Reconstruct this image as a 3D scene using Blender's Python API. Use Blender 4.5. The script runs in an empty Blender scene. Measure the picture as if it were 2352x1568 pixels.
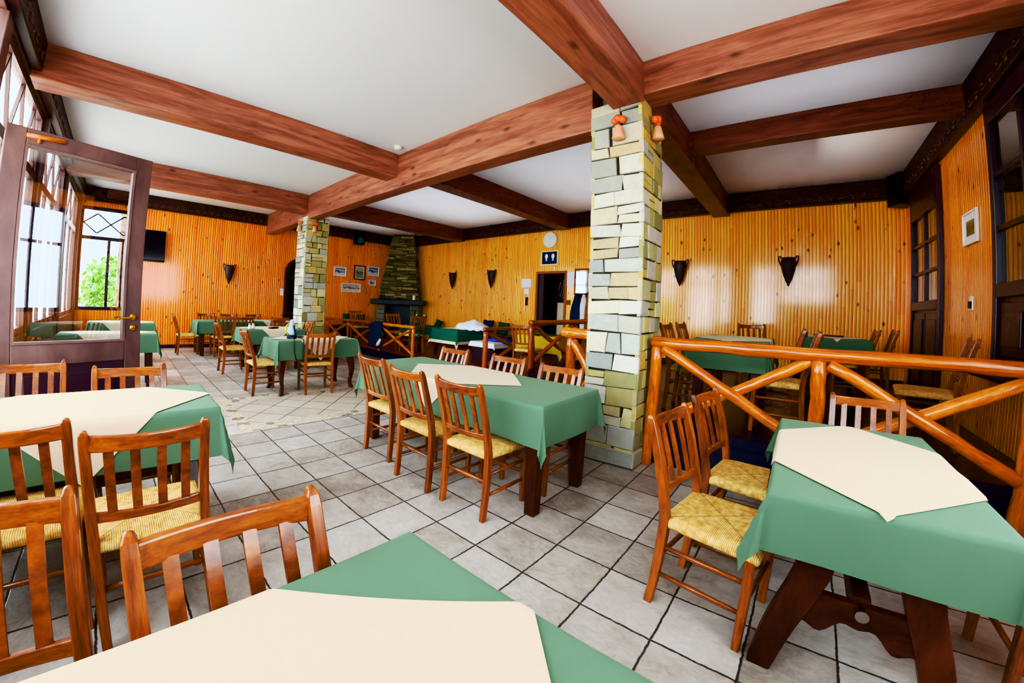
import bpy, bmesh, math, random
from mathutils import Vector, Matrix
R_ = random.Random(7)
PI = math.pi
SC = bpy.context.scene
COL = SC.collection

# ------------------------------------------------------------------ materials
class NT:
    """tiny node helper"""
    def __init__(s, name):
        s.m = bpy.data.materials.new(name); s.m.use_nodes = True
        s.t = s.m.node_tree; s.n = s.t.nodes; s.l = s.t.links
        s.n.clear()
        s.out = s.n.new('ShaderNodeOutputMaterial')
        s.b = s.n.new('ShaderNodeBsdfPrincipled')
        s.l.new(s.b.outputs[0], s.out.inputs[0])
    def new(s, t, **k):
        o = s.n.new(t)
        for a, v in k.items(): setattr(o, a, v)
        return o
    def link(s, a, b): s.l.new(a, b)
    def val(s, sock, v):
        if isinstance(v, (int, float)): sock.default_value = v
        elif isinstance(v, (tuple, list)):
            sock.default_value = tuple(v) + ((1,) if len(v) == 3 and len(sock.default_value) == 4 else ())
        else: s.l.new(v, sock)
    def math(s, op, a, b=0.0, c=0.0):
        o = s.n.new('ShaderNodeMath'); o.operation = op
        s.val(o.inputs[0], a); s.val(o.inputs[1], b); s.val(o.inputs[2], c)
        return o.outputs[0]
    def mix(s, f, a, b):
        o = s.n.new('ShaderNodeMix'); o.data_type = 'RGBA'
        s.val(o.inputs[0], f); s.val(o.inputs[6], a); s.val(o.inputs[7], b)
        return o.outputs[2]
    def noise(s, vec, scale=5, detail=4, rough=.55, dist=0.0):
        o = s.n.new('ShaderNodeTexNoise'); o.inputs['Scale'].default_value = scale
        o.inputs['Detail'].default_value = detail; o.inputs['Roughness'].default_value = rough
        o.inputs['Distortion'].default_value = dist
        if vec is not None: s.l.new(vec, o.inputs['Vector'])
        return o.outputs[0]
    def ramp(s, f, *stops):
        o = s.n.new('ShaderNodeValToRGB'); e = o.color_ramp.elements
        while len(e) < len(stops): e.new(.5)
        for i, (p, c) in enumerate(stops):
            e[i].position = p; e[i].color = tuple(c) + ((1,) if len(c) == 3 else ())
        s.val(o.inputs[0], f)
        return o.outputs[0]
    def comb(s, x, y, z=0.0):
        o = s.n.new('ShaderNodeCombineXYZ')
        s.val(o.inputs[0], x); s.val(o.inputs[1], y); s.val(o.inputs[2], z)
        return o.outputs[0]
    def sep(s, v):
        o = s.n.new('ShaderNodeSeparateXYZ'); s.l.new(v, o.inputs[0]); return o.outputs
    def pos(s): return s.n.new('ShaderNodeNewGeometry').outputs['Position']
    def obj(s): return s.n.new('ShaderNodeTexCoord').outputs['Object']
    def rnd(s): return s.n.new('ShaderNodeObjectInfo').outputs['Random']
    def scale(s, v, sc):
        o = s.n.new('ShaderNodeMapping'); o.inputs['Scale'].default_value = sc
        s.l.new(v, o.inputs['Vector']); return o.outputs[0]
    def wnoise(s, v, dim='1D'):
        o = s.n.new('ShaderNodeTexWhiteNoise'); o.noise_dimensions = dim
        if dim == '1D': s.val(o.inputs['W'], v)
        else: s.l.new(v, o.inputs['Vector'])
        return o.outputs['Value']
    def bump(s, h, strength=.3, dist=.01):
        o = s.n.new('ShaderNodeBump'); o.inputs['Strength'].default_value = strength
        o.inputs['Distance'].default_value = dist
        s.l.new(h, o.inputs['Height']); s.l.new(o.outputs[0], s.b.inputs['Normal'])
    def fin(s, col=None, rough=.5, spec=.5, metal=0.0, **k):
        if col is not None: s.val(s.b.inputs['Base Color'], col)
        s.val(s.b.inputs['Roughness'], rough); s.val(s.b.inputs['Specular IOR Level'], spec)
        s.val(s.b.inputs['Metallic'], metal)
        for a, v in k.items(): s.val(s.b.inputs[a], v)
        return s.m

def lin(r, g, b):
    f = lambda c: (c/255/12.92) if c/255 <= .04045 else ((c/255+.055)/1.055)**2.4
    return (f(r), f(g), f(b))

def simple(name, rgb, rough=.5, spec=.5, metal=0.0, var=.12, sc=8, **k):
    n = NT(name); c = lin(*rgb)
    f = n.noise(n.obj(), sc, 3)
    col = n.mix(f, tuple(x*(1-var) for x in c), tuple(min(1, x*(1+var)) for x in c))
    return n.fin(col, rough, spec, metal, **k)

def pine(name, axis, tones, w=.055, rough=.3, seed=0.0):
    n = NT(name); p = n.sep(n.pos())
    u = p[0] if axis == 'x' else p[1]; z = p[2]
    q = n.math('DIVIDE', u, w); bi = n.math('FLOOR', q); fr = n.math('FRACT', q)
    r1 = n.wnoise(n.math('ADD', bi, seed)); r2 = n.wnoise(n.math('ADD', bi, seed+37.3))
    # boards are butt-jointed: change tone along the height on some
    zz = n.math('ADD', z, n.math('MULTIPLY', r2, 3.0))
    seg = n.wnoise(n.math('ADD', n.math('FLOOR', n.math('DIVIDE', zz, 2.3)), n.math('MULTIPLY', bi, 3.17)))
    v = n.comb(n.math('MULTIPLY', u, 26.0), n.math('MULTIPLY', r1, 40.0), n.math('MULTIPLY', zz, 1.6))
    g = n.noise(v, 1.6, 5, .6, .6)
    base = n.ramp(n.math('ADD', n.math('MULTIPLY', seg, .34), n.math('MULTIPLY', g, .66)),
                  (.15, lin(*tones[0])), (.5, lin(*tones[1])), (.9, lin(*tones[2])))
    # knots
    kv = n.new('ShaderNodeTexVoronoi'); kv.feature = 'F1'; kv.inputs['Scale'].default_value = 1.0
    n.link(n.comb(n.math('MULTIPLY', n.math('ADD', u, n.math('MULTIPLY', bi, .0)), 7.2), n.math('MULTIPLY', z, 3.9), seed), kv.inputs['Vector'])
    kn = n.noise(n.comb(n.math('MULTIPLY', u, 16), n.math('MULTIPLY', z, 9), 3.0), 1, 3)
    kd = n.math('ADD', kv.outputs['Distance'], n.math('MULTIPLY', n.math('SUBTRACT', kn, .5), .16))
    sel = n.math('GREATER_THAN', n.sep(kv.outputs['Color'])[0], .35)
    mr = n.new('ShaderNodeMapRange'); mr.inputs[1].default_value = .09; mr.inputs[2].default_value = .19
    mr.inputs[3].default_value = 1; mr.inputs[4].default_value = 0; n.link(kd, mr.inputs[0])
    km = n.math('MULTIPLY', mr.outputs[0], sel)
    col = n.mix(n.math('MULTIPLY', km, .92), base, lin(*tones[3]))
    # groove between boards
    e = n.math('ABSOLUTE', n.math('SUBTRACT', fr, .5))
    gm = n.new('ShaderNodeMapRange'); gm.inputs[1].default_value = .41; gm.inputs[2].default_value = .49
    n.link(e, gm.inputs[0])
    col = n.mix(n.math('MULTIPLY', gm.outputs[0], .85), col, lin(*tones[4]))
    # rounded board profile with a middle bead
    prof = n.math('SUBTRACT', 1.0, n.math('POWER', n.math('MULTIPLY', e, 2.0), 2.1))
    n.bump(prof, .9, .010)
    return n.fin(col, n.math('ADD', rough, n.math('MULTIPLY', g, .12)), .5, **{'Coat Weight': 1.0, 'Coat Roughness': .12})

def stained(name, a, b, dark, rough=.42, sc=1.0, coat=0.0, use_rnd=True):
    """stained timber; generated coordinates stretch the grain along each piece's longest side"""
    n = NT(name); o = n.new('ShaderNodeTexCoord').outputs['Generated']
    off = n.comb(n.math('MULTIPLY', n.rnd(), 31.0), n.math('MULTIPLY', n.rnd(), 17.0), 0.0)
    ad = n.new('ShaderNodeVectorMath'); ad.operation = 'ADD'; n.link(o, ad.inputs[0]); n.link(off, ad.inputs[1]); o = ad.outputs[0]
    g = n.noise(o, 2.6*sc, 4, .6, .5); g2 = n.noise(o, 9*sc, 4, .6, .6)
    f = n.math('ADD', n.math('MULTIPLY', g, .62), n.math('MULTIPLY', g2, .40))
    if use_rnd: f = n.math('ADD', f, n.math('MULTIPLY', n.math('SUBTRACT', n.rnd(), .5), .16))
    col = n.ramp(f, (.3, lin(*dark)), (.5, lin(*a)), (.74, lin(*b)))
    n.bump(g2, .06, .003)
    return n.fin(col, rough, .5, **({'Coat Weight': coat, 'Coat Roughness': .12} if coat else {}))

def grainwood(name, ax, a, b, dark, rough=.45, knots=True, lam=.11):
    """beam timber, grain along world axis ax; faint lamination lines"""
    n = NT(name); p = n.sep(n.pos())
    al = p[0] if ax == 'x' else p[1]; ac = p[1] if ax == 'x' else p[0]
    v = n.comb(n.math('MULTIPLY', al, .9), n.math('MULTIPLY', ac, 9), n.math('MULTIPLY', p[2], 9))
    g = n.noise(v, 1.3, 5, .62, .8); g2 = n.noise(v, 5, 3)
    f = n.math('ADD', n.math('MULTIPLY', g, .8), n.math('MULTIPLY', g2, .22))
    col = n.ramp(f, (.32, lin(*dark)), (.5, lin(*a)), (.72, lin(*b)))
    kv = n.new('ShaderNodeTexVoronoi'); n.link(n.comb(n.math('MULTIPLY', al, 2.0), n.math('MULTIPLY', ac, 4), n.math('MULTIPLY', p[2], 4.5)), kv.inputs['Vector'])
    kv.inputs['Scale'].default_value = 1.0
    mr = n.new('ShaderNodeMapRange'); mr.inputs[1].default_value = .05; mr.inputs[2].default_value = .16
    mr.inputs[3].default_value = 1; mr.inputs[4].default_value = 0; n.link(kv.outputs['Distance'], mr.inputs[0])
    col = n.mix(n.math('MULTIPLY', mr.outputs[0], .75), col, lin(*[c*.45 for c in dark]))
    ll = n.math('ABSOLUTE', n.math('SUBTRACT', n.math('FRACT', n.math('DIVIDE', p[2], lam)), .5))
    lm = n.math('GREATER_THAN', ll, .485)
    col = n.mix(n.math('MULTIPLY', lm, .35), col, lin(*dark))
    n.bump(g2, .1, .004)
    return n.fin(col, rough, .4)

M = {}
M['pine_tv'] = pine('pine_boards_red_orange', 'y', [(222, 98, 6), (252, 136, 16), (255, 168, 48), (92, 28, 6), (112, 36, 4)], rough=.26, seed=3.0)
M['pine_back'] = pine('pine_boards_amber', 'x', [(232, 130, 20), (252, 164, 42), (255, 196, 96), (96, 40, 8), (124, 58, 8)], rough=.26, seed=11.0)
M['pine_right'] = pine('pine_boards_side', 'y', [(228, 110, 8), (252, 148, 18), (255, 176, 52), (112, 42, 8), (116, 46, 6)], rough=.3, seed=23.0)
M['beam_x'] = grainwood('beam_timber_along_x', 'x', (130, 84, 70), (166, 114, 96), (86, 48, 38))
M['beam_y'] = grainwood('beam_timber_along_y', 'y', (126, 80, 66), (162, 110, 92), (82, 44, 36))
M['cornice'] = grainwood('dark_cornice_timber', 'x', (46, 20, 18), (66, 32, 27), (28, 12, 12), lam=9)
M['beam_dx'] = grainwood('dark_beam_along_x', 'x', (92, 46, 36), (122, 66, 52), (60, 28, 22))
M['beam_dy'] = grainwood('dark_beam_along_y', 'y', (96, 44, 32), (124, 62, 46), (62, 26, 20))
M['carving'] = simple('worn_carved_relief', (112, 86, 70), .6)
M['dark_frame'] = simple('dark_stained_joinery', (52, 34, 42), .35, sc=6)
M['door_wood'] = stained('door_brown_wood', (98, 74, 70), (120, 94, 88), (76, 54, 52), rough=.4)
M['chair'] = stained('chair_varnished_wood', (124, 62, 20), (174, 98, 33), (62, 27, 10), rough=.28, sc=1.0, coat=.45)
M['table'] = stained('table_dark_wood', (62, 27, 17), (90, 42, 24), (36, 15, 10), rough=.34, sc=1.0)
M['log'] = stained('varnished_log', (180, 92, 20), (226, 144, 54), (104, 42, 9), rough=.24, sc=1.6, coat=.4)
M['log_dark'] = stained('varnished_log_dark_red', (150, 66, 20), (190, 98, 40), (96, 36, 12), rough=.28, sc=1.2, coat=.3)  # darker, redder log tone for the rear fences
M['platform'] = simple('platform_dark_paint', (34, 32, 48), .35)
M['platform_top'] = simple('platform_red_brown_boards', (120, 44, 18), .4)
M['black'] = simple('matt_black', (18, 18, 22), .45)
M['screen'] = simple('screen_black', (8, 10, 18), .12)
M['brass'] = simple('polished_brass', (214, 160, 60), .22, metal=1.0)
M['steel'] = simple('brushed_steel', (170, 165, 160), .3, metal=1.0)
M['amphora'] = simple('dark_fired_clay', (62, 50, 50), .55, sc=14)
M['clay'] = simple('pink_clay', (206, 150, 120), .7)
M['orange_clay'] = simple('orange_glazed_clay', (226, 92, 24), .3)
M['white'] = simple('white_painted', (236, 232, 226), .5, var=.04)
M['white_cloth'] = simple('white_linen', (226, 226, 236), .85, var=.06)
M['navy_cloth'] = simple('navy_cloth', (22, 34, 62), .85)
M['blue_cloth'] = simple('blue_cloth', (40, 80, 170), .8)
M['green_cushion'] = simple('dark_green_cushion', (24, 66, 52), .85)
M['yellow_cloth'] = simple('mustard_cloth', (212, 178, 66), .85)
M['dark_green_cloth'] = simple('dark_green_cloth', (22, 92, 72), .85)
M['fringe'] = simple('cream_fringe', (226, 210, 176), .9)
M['brown_cloth'] = simple('brown_cloth', (142, 84, 44), .85)
M['leaf'] = simple('leaf_green', (96, 140, 48), .5, var=.4, sc=4)
M['terracotta'] = simple('terracotta', (168, 92, 60), .7)
M['grout'] = simple('stone_mortar', (60, 54, 42), .9, var=.3)
M['ceiling'] = simple('white_ceiling_paint', (236, 241, 250), .8, .2, var=.01, sc=.6)
M['paper'] = simple('white_paper', (232, 228, 240), .7, var=.03)
M['outside'] = simple('pale_paving', (206, 200, 190), .8)
M['bark'] = simple('bark', (92, 74, 58), .8)
M['bag'] = simple('pale_blue_plastic', (186, 204, 224), .4)
M['lime'] = simple('yellow_green_plastic', (196, 206, 70), .4)
M['curtain'] = simple('curtain_ochre', (255, 232, 180), .8, sc=3, var=.3)
M['bottle'] = simple('bottle_glass_dark', (60, 46, 30), .1)
M['tile_check'] = None

def m_cloth(name, rgb, sc=420.0):
    n = NT(name); o = n.obj(); c = lin(*rgb)
    f = n.noise(o, 3, 3)
    col = n.mix(f, tuple(x*.93 for x in c), tuple(x*1.07 for x in c))
    wv = n.noise(n.scale(o, (1, 1, 1)), sc, 1)
    n.bump(wv, .08, .001)
    return n.fin(col, .85, .3, **{'Sheen Weight': .12, 'Sheen Roughness': .5, 'Sheen Tint': (.75, .9, .6, 1)})
M['green_cloth'] = m_cloth('sage_green_tablecloth', (90, 113, 93))
M['cream_cloth'] = m_cloth('cream_runner', (210, 190, 166))

def m_rush():
    n = NT('woven_rush'); o = n.sep(n.obj())
    x, y = o[0], n.math('SUBTRACT', o[1], .005)
    ax = n.math('ABSOLUTE', x); ay = n.math('ABSOLUTE', y)
    k = n.math('GREATER_THAN', ax, ay)               # side triangles: cords run along x
    u = n.math('ADD', n.math('MULTIPLY', k, y), n.math('MULTIPLY', n.math('SUBTRACT', 1.0, k), x))
    w = n.noise(n.scale(n.obj(), (9, 9, 9)), 1, 2)
    s = n.math('SINE', n.math('ADD', n.math('MULTIPLY', u, 820.0), n.math('MULTIPLY', w, 7.0)))
    s01 = n.math('MULTIPLY_ADD', s, .5, .5)
    g = n.noise(n.scale(n.obj(), (1, 1, 1)), 40, 3)
    f = n.math('ADD', n.math('MULTIPLY', s01, .24), n.math('MULTIPLY', g, .76))
    d = n.math('ABSOLUTE', n.math('SUBTRACT', ax, ay))
    seam = n.math('LESS_THAN', d, .006)
    col = n.ramp(f, (.22, lin(158, 106, 50)), (.48, lin(226, 178, 106)), (.75, lin(248, 222, 166)))
    col = n.mix(n.math('MULTIPLY', seam, .45), col, lin(120, 74, 24))
    col = n.mix(n.math('MULTIPLY', n.math('GREATER_THAN', n.rnd(), .7), .35), col, lin(150, 92, 26))
    n.bump(s01, .6, .003)
    return n.fin(col, .6, .35)
M['rush'] = m_rush()

def m_stone(name, rough=.75):
    n = NT(name)
    a = n.new('ShaderNodeVertexColor'); a.layer_name = 'col'
    p = n.pos()
    g = n.noise(p, 11, 6, .65, .8); g2 = n.noise(p, 60, 4)
    col = n.mix(n.math('MULTIPLY', g, .9), a.outputs[0], n.mix(.5, a.outputs[0], lin(96, 86, 58)))
    gg = n.math('ADD', n.math('MULTIPLY', g, .8), n.math('MULTIPLY', g2, .25))
    n.bump(gg, .55, .012)
    return n.fin(col, rough, .3)
M['stone'] = m_stone('rough_schist')

def m_floor():
    n = NT('stone_tile_floor'); P = n.pos(); s = n.sep(P)
    wob = n.noise(P, 9, 3); wob2 = n.noise(P, 34, 2)
    dw = n.math('ADD', n.math('MULTIPLY', n.math('SUBTRACT', wob, .5), .010), n.math('MULTIPLY', n.math('SUBTRACT', wob2, .5), .010))
    X = n.math('ADD', s[0], dw); Y = n.math('ADD', s[1], dw)
    T = .3389
    def grid(U, V, t, ou, ov):
        a = n.math('DIVIDE', n.math('SUBTRACT', U, ou), t); b = n.math('DIVIDE', n.math('SUBTRACT', V, ov), t)
        ea = n.math('MULTIPLY', n.math('SUBTRACT', .5, n.math('ABSOLUTE', n.math('SUBTRACT', n.math('FRACT', a), .5))), t)
        eb = n.math('MULTIPLY', n.math('SUBTRACT', .5, n.math('ABSOLUTE', n.math('SUBTRACT', n.math('FRACT', b), .5))), t)
        d = n.math('MINIMUM', ea, eb)
        idv = n.wnoise(n.comb(n.math('FLOOR', a), n.math('FLOOR', b)), '2D')
        return d, idv
    d1, i1 = grid(X, Y, T, -.7048, 1.5408)
    k = .70710678
    U = n.math('MULTIPLY', n.math('ADD', X, Y), k); V = n.math('MULTIPLY', n.math('SUBTRACT', Y, X), k)
    d2, i2 = grid(U, V, T, -2.05, 4.0)
    # walkway with diagonal tiles: x in [-5.62,-4.13], y > 1.03
    inx = n.math('MULTIPLY', n.math('GREATER_THAN', s[0], -5.62), n.math('LESS_THAN', s[0], -4.13))
    inn = n.math('MULTIPLY', inx, n.math('GREATER_THAN', s[1], 1.03))
    cx = n.math('MULTIPLY', n.math('GREATER_THAN', s[0], -5.40), n.math('LESS_THAN', s[0], -4.36))
    core = n.math('MULTIPLY', n.math('MULTIPLY', cx, n.math('GREATER_THAN', s[1], 1.17)), inn)
    band = n.math('SUBTRACT', inn, core)
    d = n.math('ADD', n.math('MULTIPLY', core, d2), n.math('MULTIPLY', n.math('SUBTRACT', 1.0, core), d1))
    idv = n.math('ADD', n.math('MULTIPLY', core, i2), n.math('MULTIPLY', n.math('SUBTRACT', 1.0, core), i1))
    mr = n.new('ShaderNodeMapRange'); mr.inputs[1].default_value = .0032; mr.inputs[2].default_value = .0066
    mr.inputs[3].default_value = 1; mr.inputs[4].default_value = 0; n.link(d, mr.inputs[0])
    grout = n.math('MULTIPLY', mr.outputs[0], n.math('SUBTRACT', 1.0, band))
    v1 = n.noise(P, 3.2, 6, .6, 1.0); v2 = n.noise(n.scale(P, (1, 1.6, 1)), 12, 5, .65, 1.5)
    f = n.math('ADD', n.math('ADD', n.math('MULTIPLY', v1, .5), n.math('MULTIPLY', v2, .4)), n.math('MULTIPLY', n.math('SUBTRACT', idv, .5), .22))
    tile = n.ramp(f, (.26, lin(134, 124, 114)), (.46, lin(172, 164, 154)), (.7, lin(204, 198, 192)))
    tile = n.mix(n.math('MULTIPLY', core, .45), tile, lin(206, 190, 164))
    # pebble band
    vb = n.new('ShaderNodeTexVoronoi'); vb.inputs['Scale'].default_value = 6.4; n.link(P, vb.inputs['Vector'])
    vs = n.new('ShaderNodeTexVoronoi'); vs.inputs['Scale'].default_value = 26; n.link(P, vs.inputs['Vector'])
    pm = n.math('LESS_THAN', vb.outputs['Distance'], .36)
    peb = n.mix(pm, n.ramp(vs.outputs['Distance'], (.1, lin(222, 210, 188)), (.6, lin(186, 172, 148))),
                n.ramp(vs.outputs['Distance'], (.1, lin(168, 158, 142)), (.6, lin(128, 118, 104))))
    col = n.mix(band, tile, peb)
    col = n.mix(grout, col, lin(70, 66, 62))
    h = n.math('ADD', n.math('MULTIPLY', v2, .25), n.math('MULTIPLY', n.math('SUBTRACT', 1.0, grout), 1.0))
    n.bump(h, .35, .006)
    return n.fin(col, n.math('ADD', .3, n.math('MULTIPLY', v2, .25)), .5)
M['floor'] = m_floor()

def m_glass(name, tint=(1, 1, 1), ior=1.5, extra=0.0, cap=.9):
    n = NT(name); n.n.remove(n.b)
    tr = n.new('ShaderNodeBsdfTransparent'); tr.inputs[0].default_value = (*tint, 1)
    gl = n.new('ShaderNodeBsdfGlossy'); gl.inputs['Roughness'].default_value = .01
    fr = n.new('ShaderNodeFresnel'); fr.inputs[0].default_value = ior
    f = n.math('MINIMUM', n.math('ADD', fr.outputs[0], extra), cap)
    mx = n.new('ShaderNodeMixShader'); n.link(f, mx.inputs[0]); n.link(tr.outputs[0], mx.inputs[1]); n.link(gl.outputs[0], mx.inputs[2])
    n.link(mx.outputs[0], n.out.inputs[0])
    return n.m
M['glass'] = m_glass('clear_window_glass', cap=.2)
M['door_glass'] = m_glass('door_glass_reflecting', (.93, .95, .97), 1.5, .16)
M['pane_dark'] = m_glass('old_pane', (1, .97, .92), 1.5, .3)

# ------------------------------------------------------------------ mesh helpers
def B(): return bmesh.new()

def box(bm, x0, x1, y0, y1, z0, z1):
    if x0 > x1: x0, x1 = x1, x0
    if y0 > y1: y0, y1 = y1, y0
    v = [bm.verts.new((x, y, z)) for z in (z0, z1) for x, y in ((x0, y0), (x1, y0), (x1, y1), (x0, y1))]
    for f in ((3, 2, 1, 0), (4, 5, 6, 7), (0, 1, 5, 4), (1, 2, 6, 5), (2, 3, 7, 6), (3, 0, 4, 7)):
        bm.faces.new([v[i] for i in f])
    return v

def loft(bm, rings, cap=True, closed=True):
    vr = [[bm.verts.new(p) for p in r] for r in rings]
    n = len(vr[0])
    for a, b in zip(vr, vr[1:]):
        for i in range(n if closed else n-1):
            j = (i+1) % n
            bm.faces.new((a[i], a[j], b[j], b[i]))
    if cap and closed:
        bm.faces.new(list(reversed(vr[0]))); bm.faces.new(vr[-1])
    return vr

def rect_path(bm, pts, sizes):
    """horizontal rectangles (w along x, d along y) lofted through pts bottom to top"""
    rings = []
    for (x, y, z), (w, d) in zip(pts, sizes):
        rings.append([(x-w/2, y-d/2, z), (x+w/2, y-d/2, z), (x+w/2, y+d/2, z), (x-w/2, y+d/2, z)])
    loft(bm, rings)

def frame_of(d):
    d = d.normalized(); up = Vector((0, 0, 1)) if abs(d.z) < .95 else Vector((1, 0, 0))
    a = d.cross(up).normalized(); return a, a.cross(d).normalized()

def bar(bm, p0, p1, w, h):
    p0, p1 = Vector(p0), Vector(p1); a, b = frame_of(p1-p0)
    loft(bm, [[tuple(p + a*sx*w/2 + b*sy*h/2) for sx, sy in ((-1, -1), (1, -1), (1, 1), (-1, 1))] for p in (p0, p1)])

def tube(bm, pts, rad, seg=10, wob=0.0, rnd=None):
    pts = [Vector(p) for p in pts]; n = len(pts); rings = []
    if isinstance(rad, (int, float)): rad = [rad]*n
    A = None
    for i, p in enumerate(pts):
        d = (pts[min(i+1, n-1)] - pts[max(i-1, 0)])
        if A is None: A, Bv = frame_of(d)
        else:
            dn = d.normalized(); A = (A - dn*A.dot(dn)).normalized(); Bv = A.cross(dn)
        rings.append([tuple(p + (A*math.cos(t) + Bv*math.sin(t))*rad[i]*(1+(rnd.uniform(-wob, wob) if rnd else 0))) for t in (2*PI*k/seg for k in range(seg))])
    loft(bm, rings)

def log(bm, p0, p1, r, rnd, seg=12, n=9, taper=.0):
    p0, p1 = Vector(p0), Vector(p1); a, b = frame_of(p1-p0)
    pts, rr = [], []
    ks = sorted(rnd.uniform(.1, .9) for _ in range(2))
    for i in range(n+1):
        t = i/n
        o = (a*rnd.uniform(-1, 1) + b*rnd.uniform(-1, 1))*r*.10
        kn = sum(math.exp(-((t-k)/.035)**2) for k in ks)
        pts.append(p0.lerp(p1, t)+o); rr.append(r*(1 + rnd.uniform(-.05, .05) + .10*kn - taper*t))
    # rounded ends
    d = (p1-p0).normalized()
    pts = [pts[0]-d*r*.25] + pts + [pts[-1]+d*r*.25]; rr = [r*.72] + rr + [rr[-1]*.72]
    tube(bm, pts, rr, seg, .03, rnd)

def lathe(bm, prof, seg=20, c=(0, 0, 0), sx=1.0, sy=1.0):
    rings = [[(c[0]+r*sx*math.cos(2*PI*k/seg), c[1]+r*sy*math.sin(2*PI*k/seg), c[2]+z) for k in range(seg)] for r, z in prof]
    loft(bm, rings)

def mk(name, bm, mat, parent=None, smooth=False, bevel=0.0, loc=None, angle=None, sub=0):
    bmesh.ops.recalc_face_normals(bm, faces=bm.faces[:])
    me = bpy.data.meshes.new(name); bm.to_mesh(me); bm.free()
    if mat is not None: me.materials.append(mat)
    if smooth:
        for p in me.polygons: p.use_smooth = True
        if angle: 
            try: me.set_sharp_from_angle(angle=angle)
            except Exception: pass
    o = bpy.data.objects.new(name, me); COL.objects.link(o)
    if parent is not None: o.parent = parent
    if loc is not None: o.location = loc
    if bevel:
        md = o.modifiers.new('bevel', 'BEVEL'); md.width = bevel; md.segments = 2; md.limit_method = 'ANGLE'; md.angle_limit = .6
    if sub:
        md = o.modifiers.new('sub', 'SUBSURF'); md.levels = sub; md.render_levels = sub
    return o

def tag(o, label, cat, group=None):
    o['label'] = label; o['category'] = cat
    if group: o['group'] = group
    return o

def thing(name, label, cat, loc=(0, 0, 0), rz=0.0, group=None):
    o = bpy.data.objects.new(name, None); COL.objects.link(o); o.empty_display_size = .1
    o.location = loc; o.rotation_euler = (0, 0, rz)
    return tag(o, label, cat, group)

def struct(name, bm, mat, parent=None, **k):
    o = mk(name, bm, mat, parent, **k)
    if parent is None: o['kind'] = 'structure'
    return o

def dup(root, loc, rz, label=None, group=None):
    r = root.copy(); COL.objects.link(r); r.location = loc; r.rotation_euler = (0, 0, rz)
    if label: r['label'] = label
    if group: r['group'] = group
    for ch in list(root.children):
        c = ch.copy(); COL.objects.link(c); c.parent = r
        for g in list(ch.children):
            d = g.copy(); COL.objects.link(d); d.parent = c
    return r

# ------------------------------------------------------------------ camera (calibrated wide-angle lens with mild barrel distortion)
CH = 1.38
Rm = ((0.7365743, -0.02453841, 0.67591136), (0.67503382, -0.03580017, -0.73691769), (0.04228053, 0.99905766, -0.00980523))
cam = bpy.data.cameras.new('camera'); co = bpy.data.objects.new('camera', cam); COL.objects.link(co)
mw = Matrix(Rm).to_4x4(); mw.translation = Vector((0, 0, CH)); co.matrix_world = mw
cam.lens = 13.4; cam.sensor_fit = 'HORIZONTAL'; cam.sensor_width = 36; cam.sensor_height = 24
cam.type = 'PANO'; cam.panorama_type = 'FISHEYE_LENS_POLYNOMIAL'; cam.fisheye_fov = 3.1
cam.fisheye_polynomial_k0 = 0
cam.fisheye_polynomial_k1, cam.fisheye_polynomial_k2, cam.fisheye_polynomial_k3, cam.fisheye_polynomial_k4 = -7.53191070e-02, 1.91884349e-04, 5.98358099e-05, -1.13846426e-06
cam.shift_x = 69.3006/2352; cam.shift_y = -90.2006/1568
cam.clip_start = .02; cam.clip_end = 200
SC.camera = co

# ------------------------------------------------------------------ room shell
XL, XR, YF, YB, ZC = -11.37, 1.62, -.95, 8.1, 3.68
PZ, P2 = .37, .18
bm = B(); box(bm, XL-.3, XR+.3, YF-.2, YB+.3, -.1, 0); struct('floor', bm, M['floor'])
bm = B(); box(bm, XL-.3, XR+.3, YF-.2, YB+.3, ZC, ZC+.15); struct('ceiling', bm, M['ceiling'])
# far left wall with a window beside the entrance
bm = B(); box(bm, XL-.15, XL, .28, YB+.15, 0, ZC); box(bm, XL-.15, XL, YF-.1, .28, 0, .9); box(bm, XL-.15, XL, YF-.1, .28, 3.25, ZC)
struct('wall_left', bm, M['pine_tv'])
# back wall with a doorway
DX0, DX1, DZ = -5.5, -4.72, 2.26
bm = B(); box(bm, XL, DX0, YB, YB+.15, 0, ZC); box(bm, DX1, XR+.15, YB, YB+.15, 0, ZC); box(bm, DX0, DX1, YB, YB+.15, DZ, ZC)
struct('wall_back', bm, M['pine_back'])
# right wall: pine panel, pine below the sill
bm = B(); box(bm, XR, XR+.15, 2.6, YB, 0, ZC); box(bm, XR, XR+.15, YF-.1, .2, 0, ZC); box(bm, XR, XR+.15, .2, 2.6, 0, .9); box(bm, XR, XR+.15, .2, 2.6, 2.95, ZC); struct('wall_right', bm, M['pine_right'])
# front wall (glazed); low parapet, head, posts
bm = B(); box(bm, XL-.15, -3.95, YF-.12, YF, 0, .85); box(bm, -2.85, -.55, YF-.12, YF, 0, .85); box(bm, -.55, XR+.15, YF-.12, YF, 0, 1.9); box(bm, XL-.15, XR+.15, YF-.12, YF, 3.36, ZC)
struct('wall_front', bm, M['door_wood'])

# baseboards
bm = B(); box(bm, XL, XL+.02, .3, YB, 0, .09); struct('baseboard_left', bm, M['dark_frame'])
bm = B(); box(bm, -3.6, XR, YB-.02, YB, PZ, PZ+.1); struct('baseboard_back', bm, M['dark_frame'])

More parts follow.
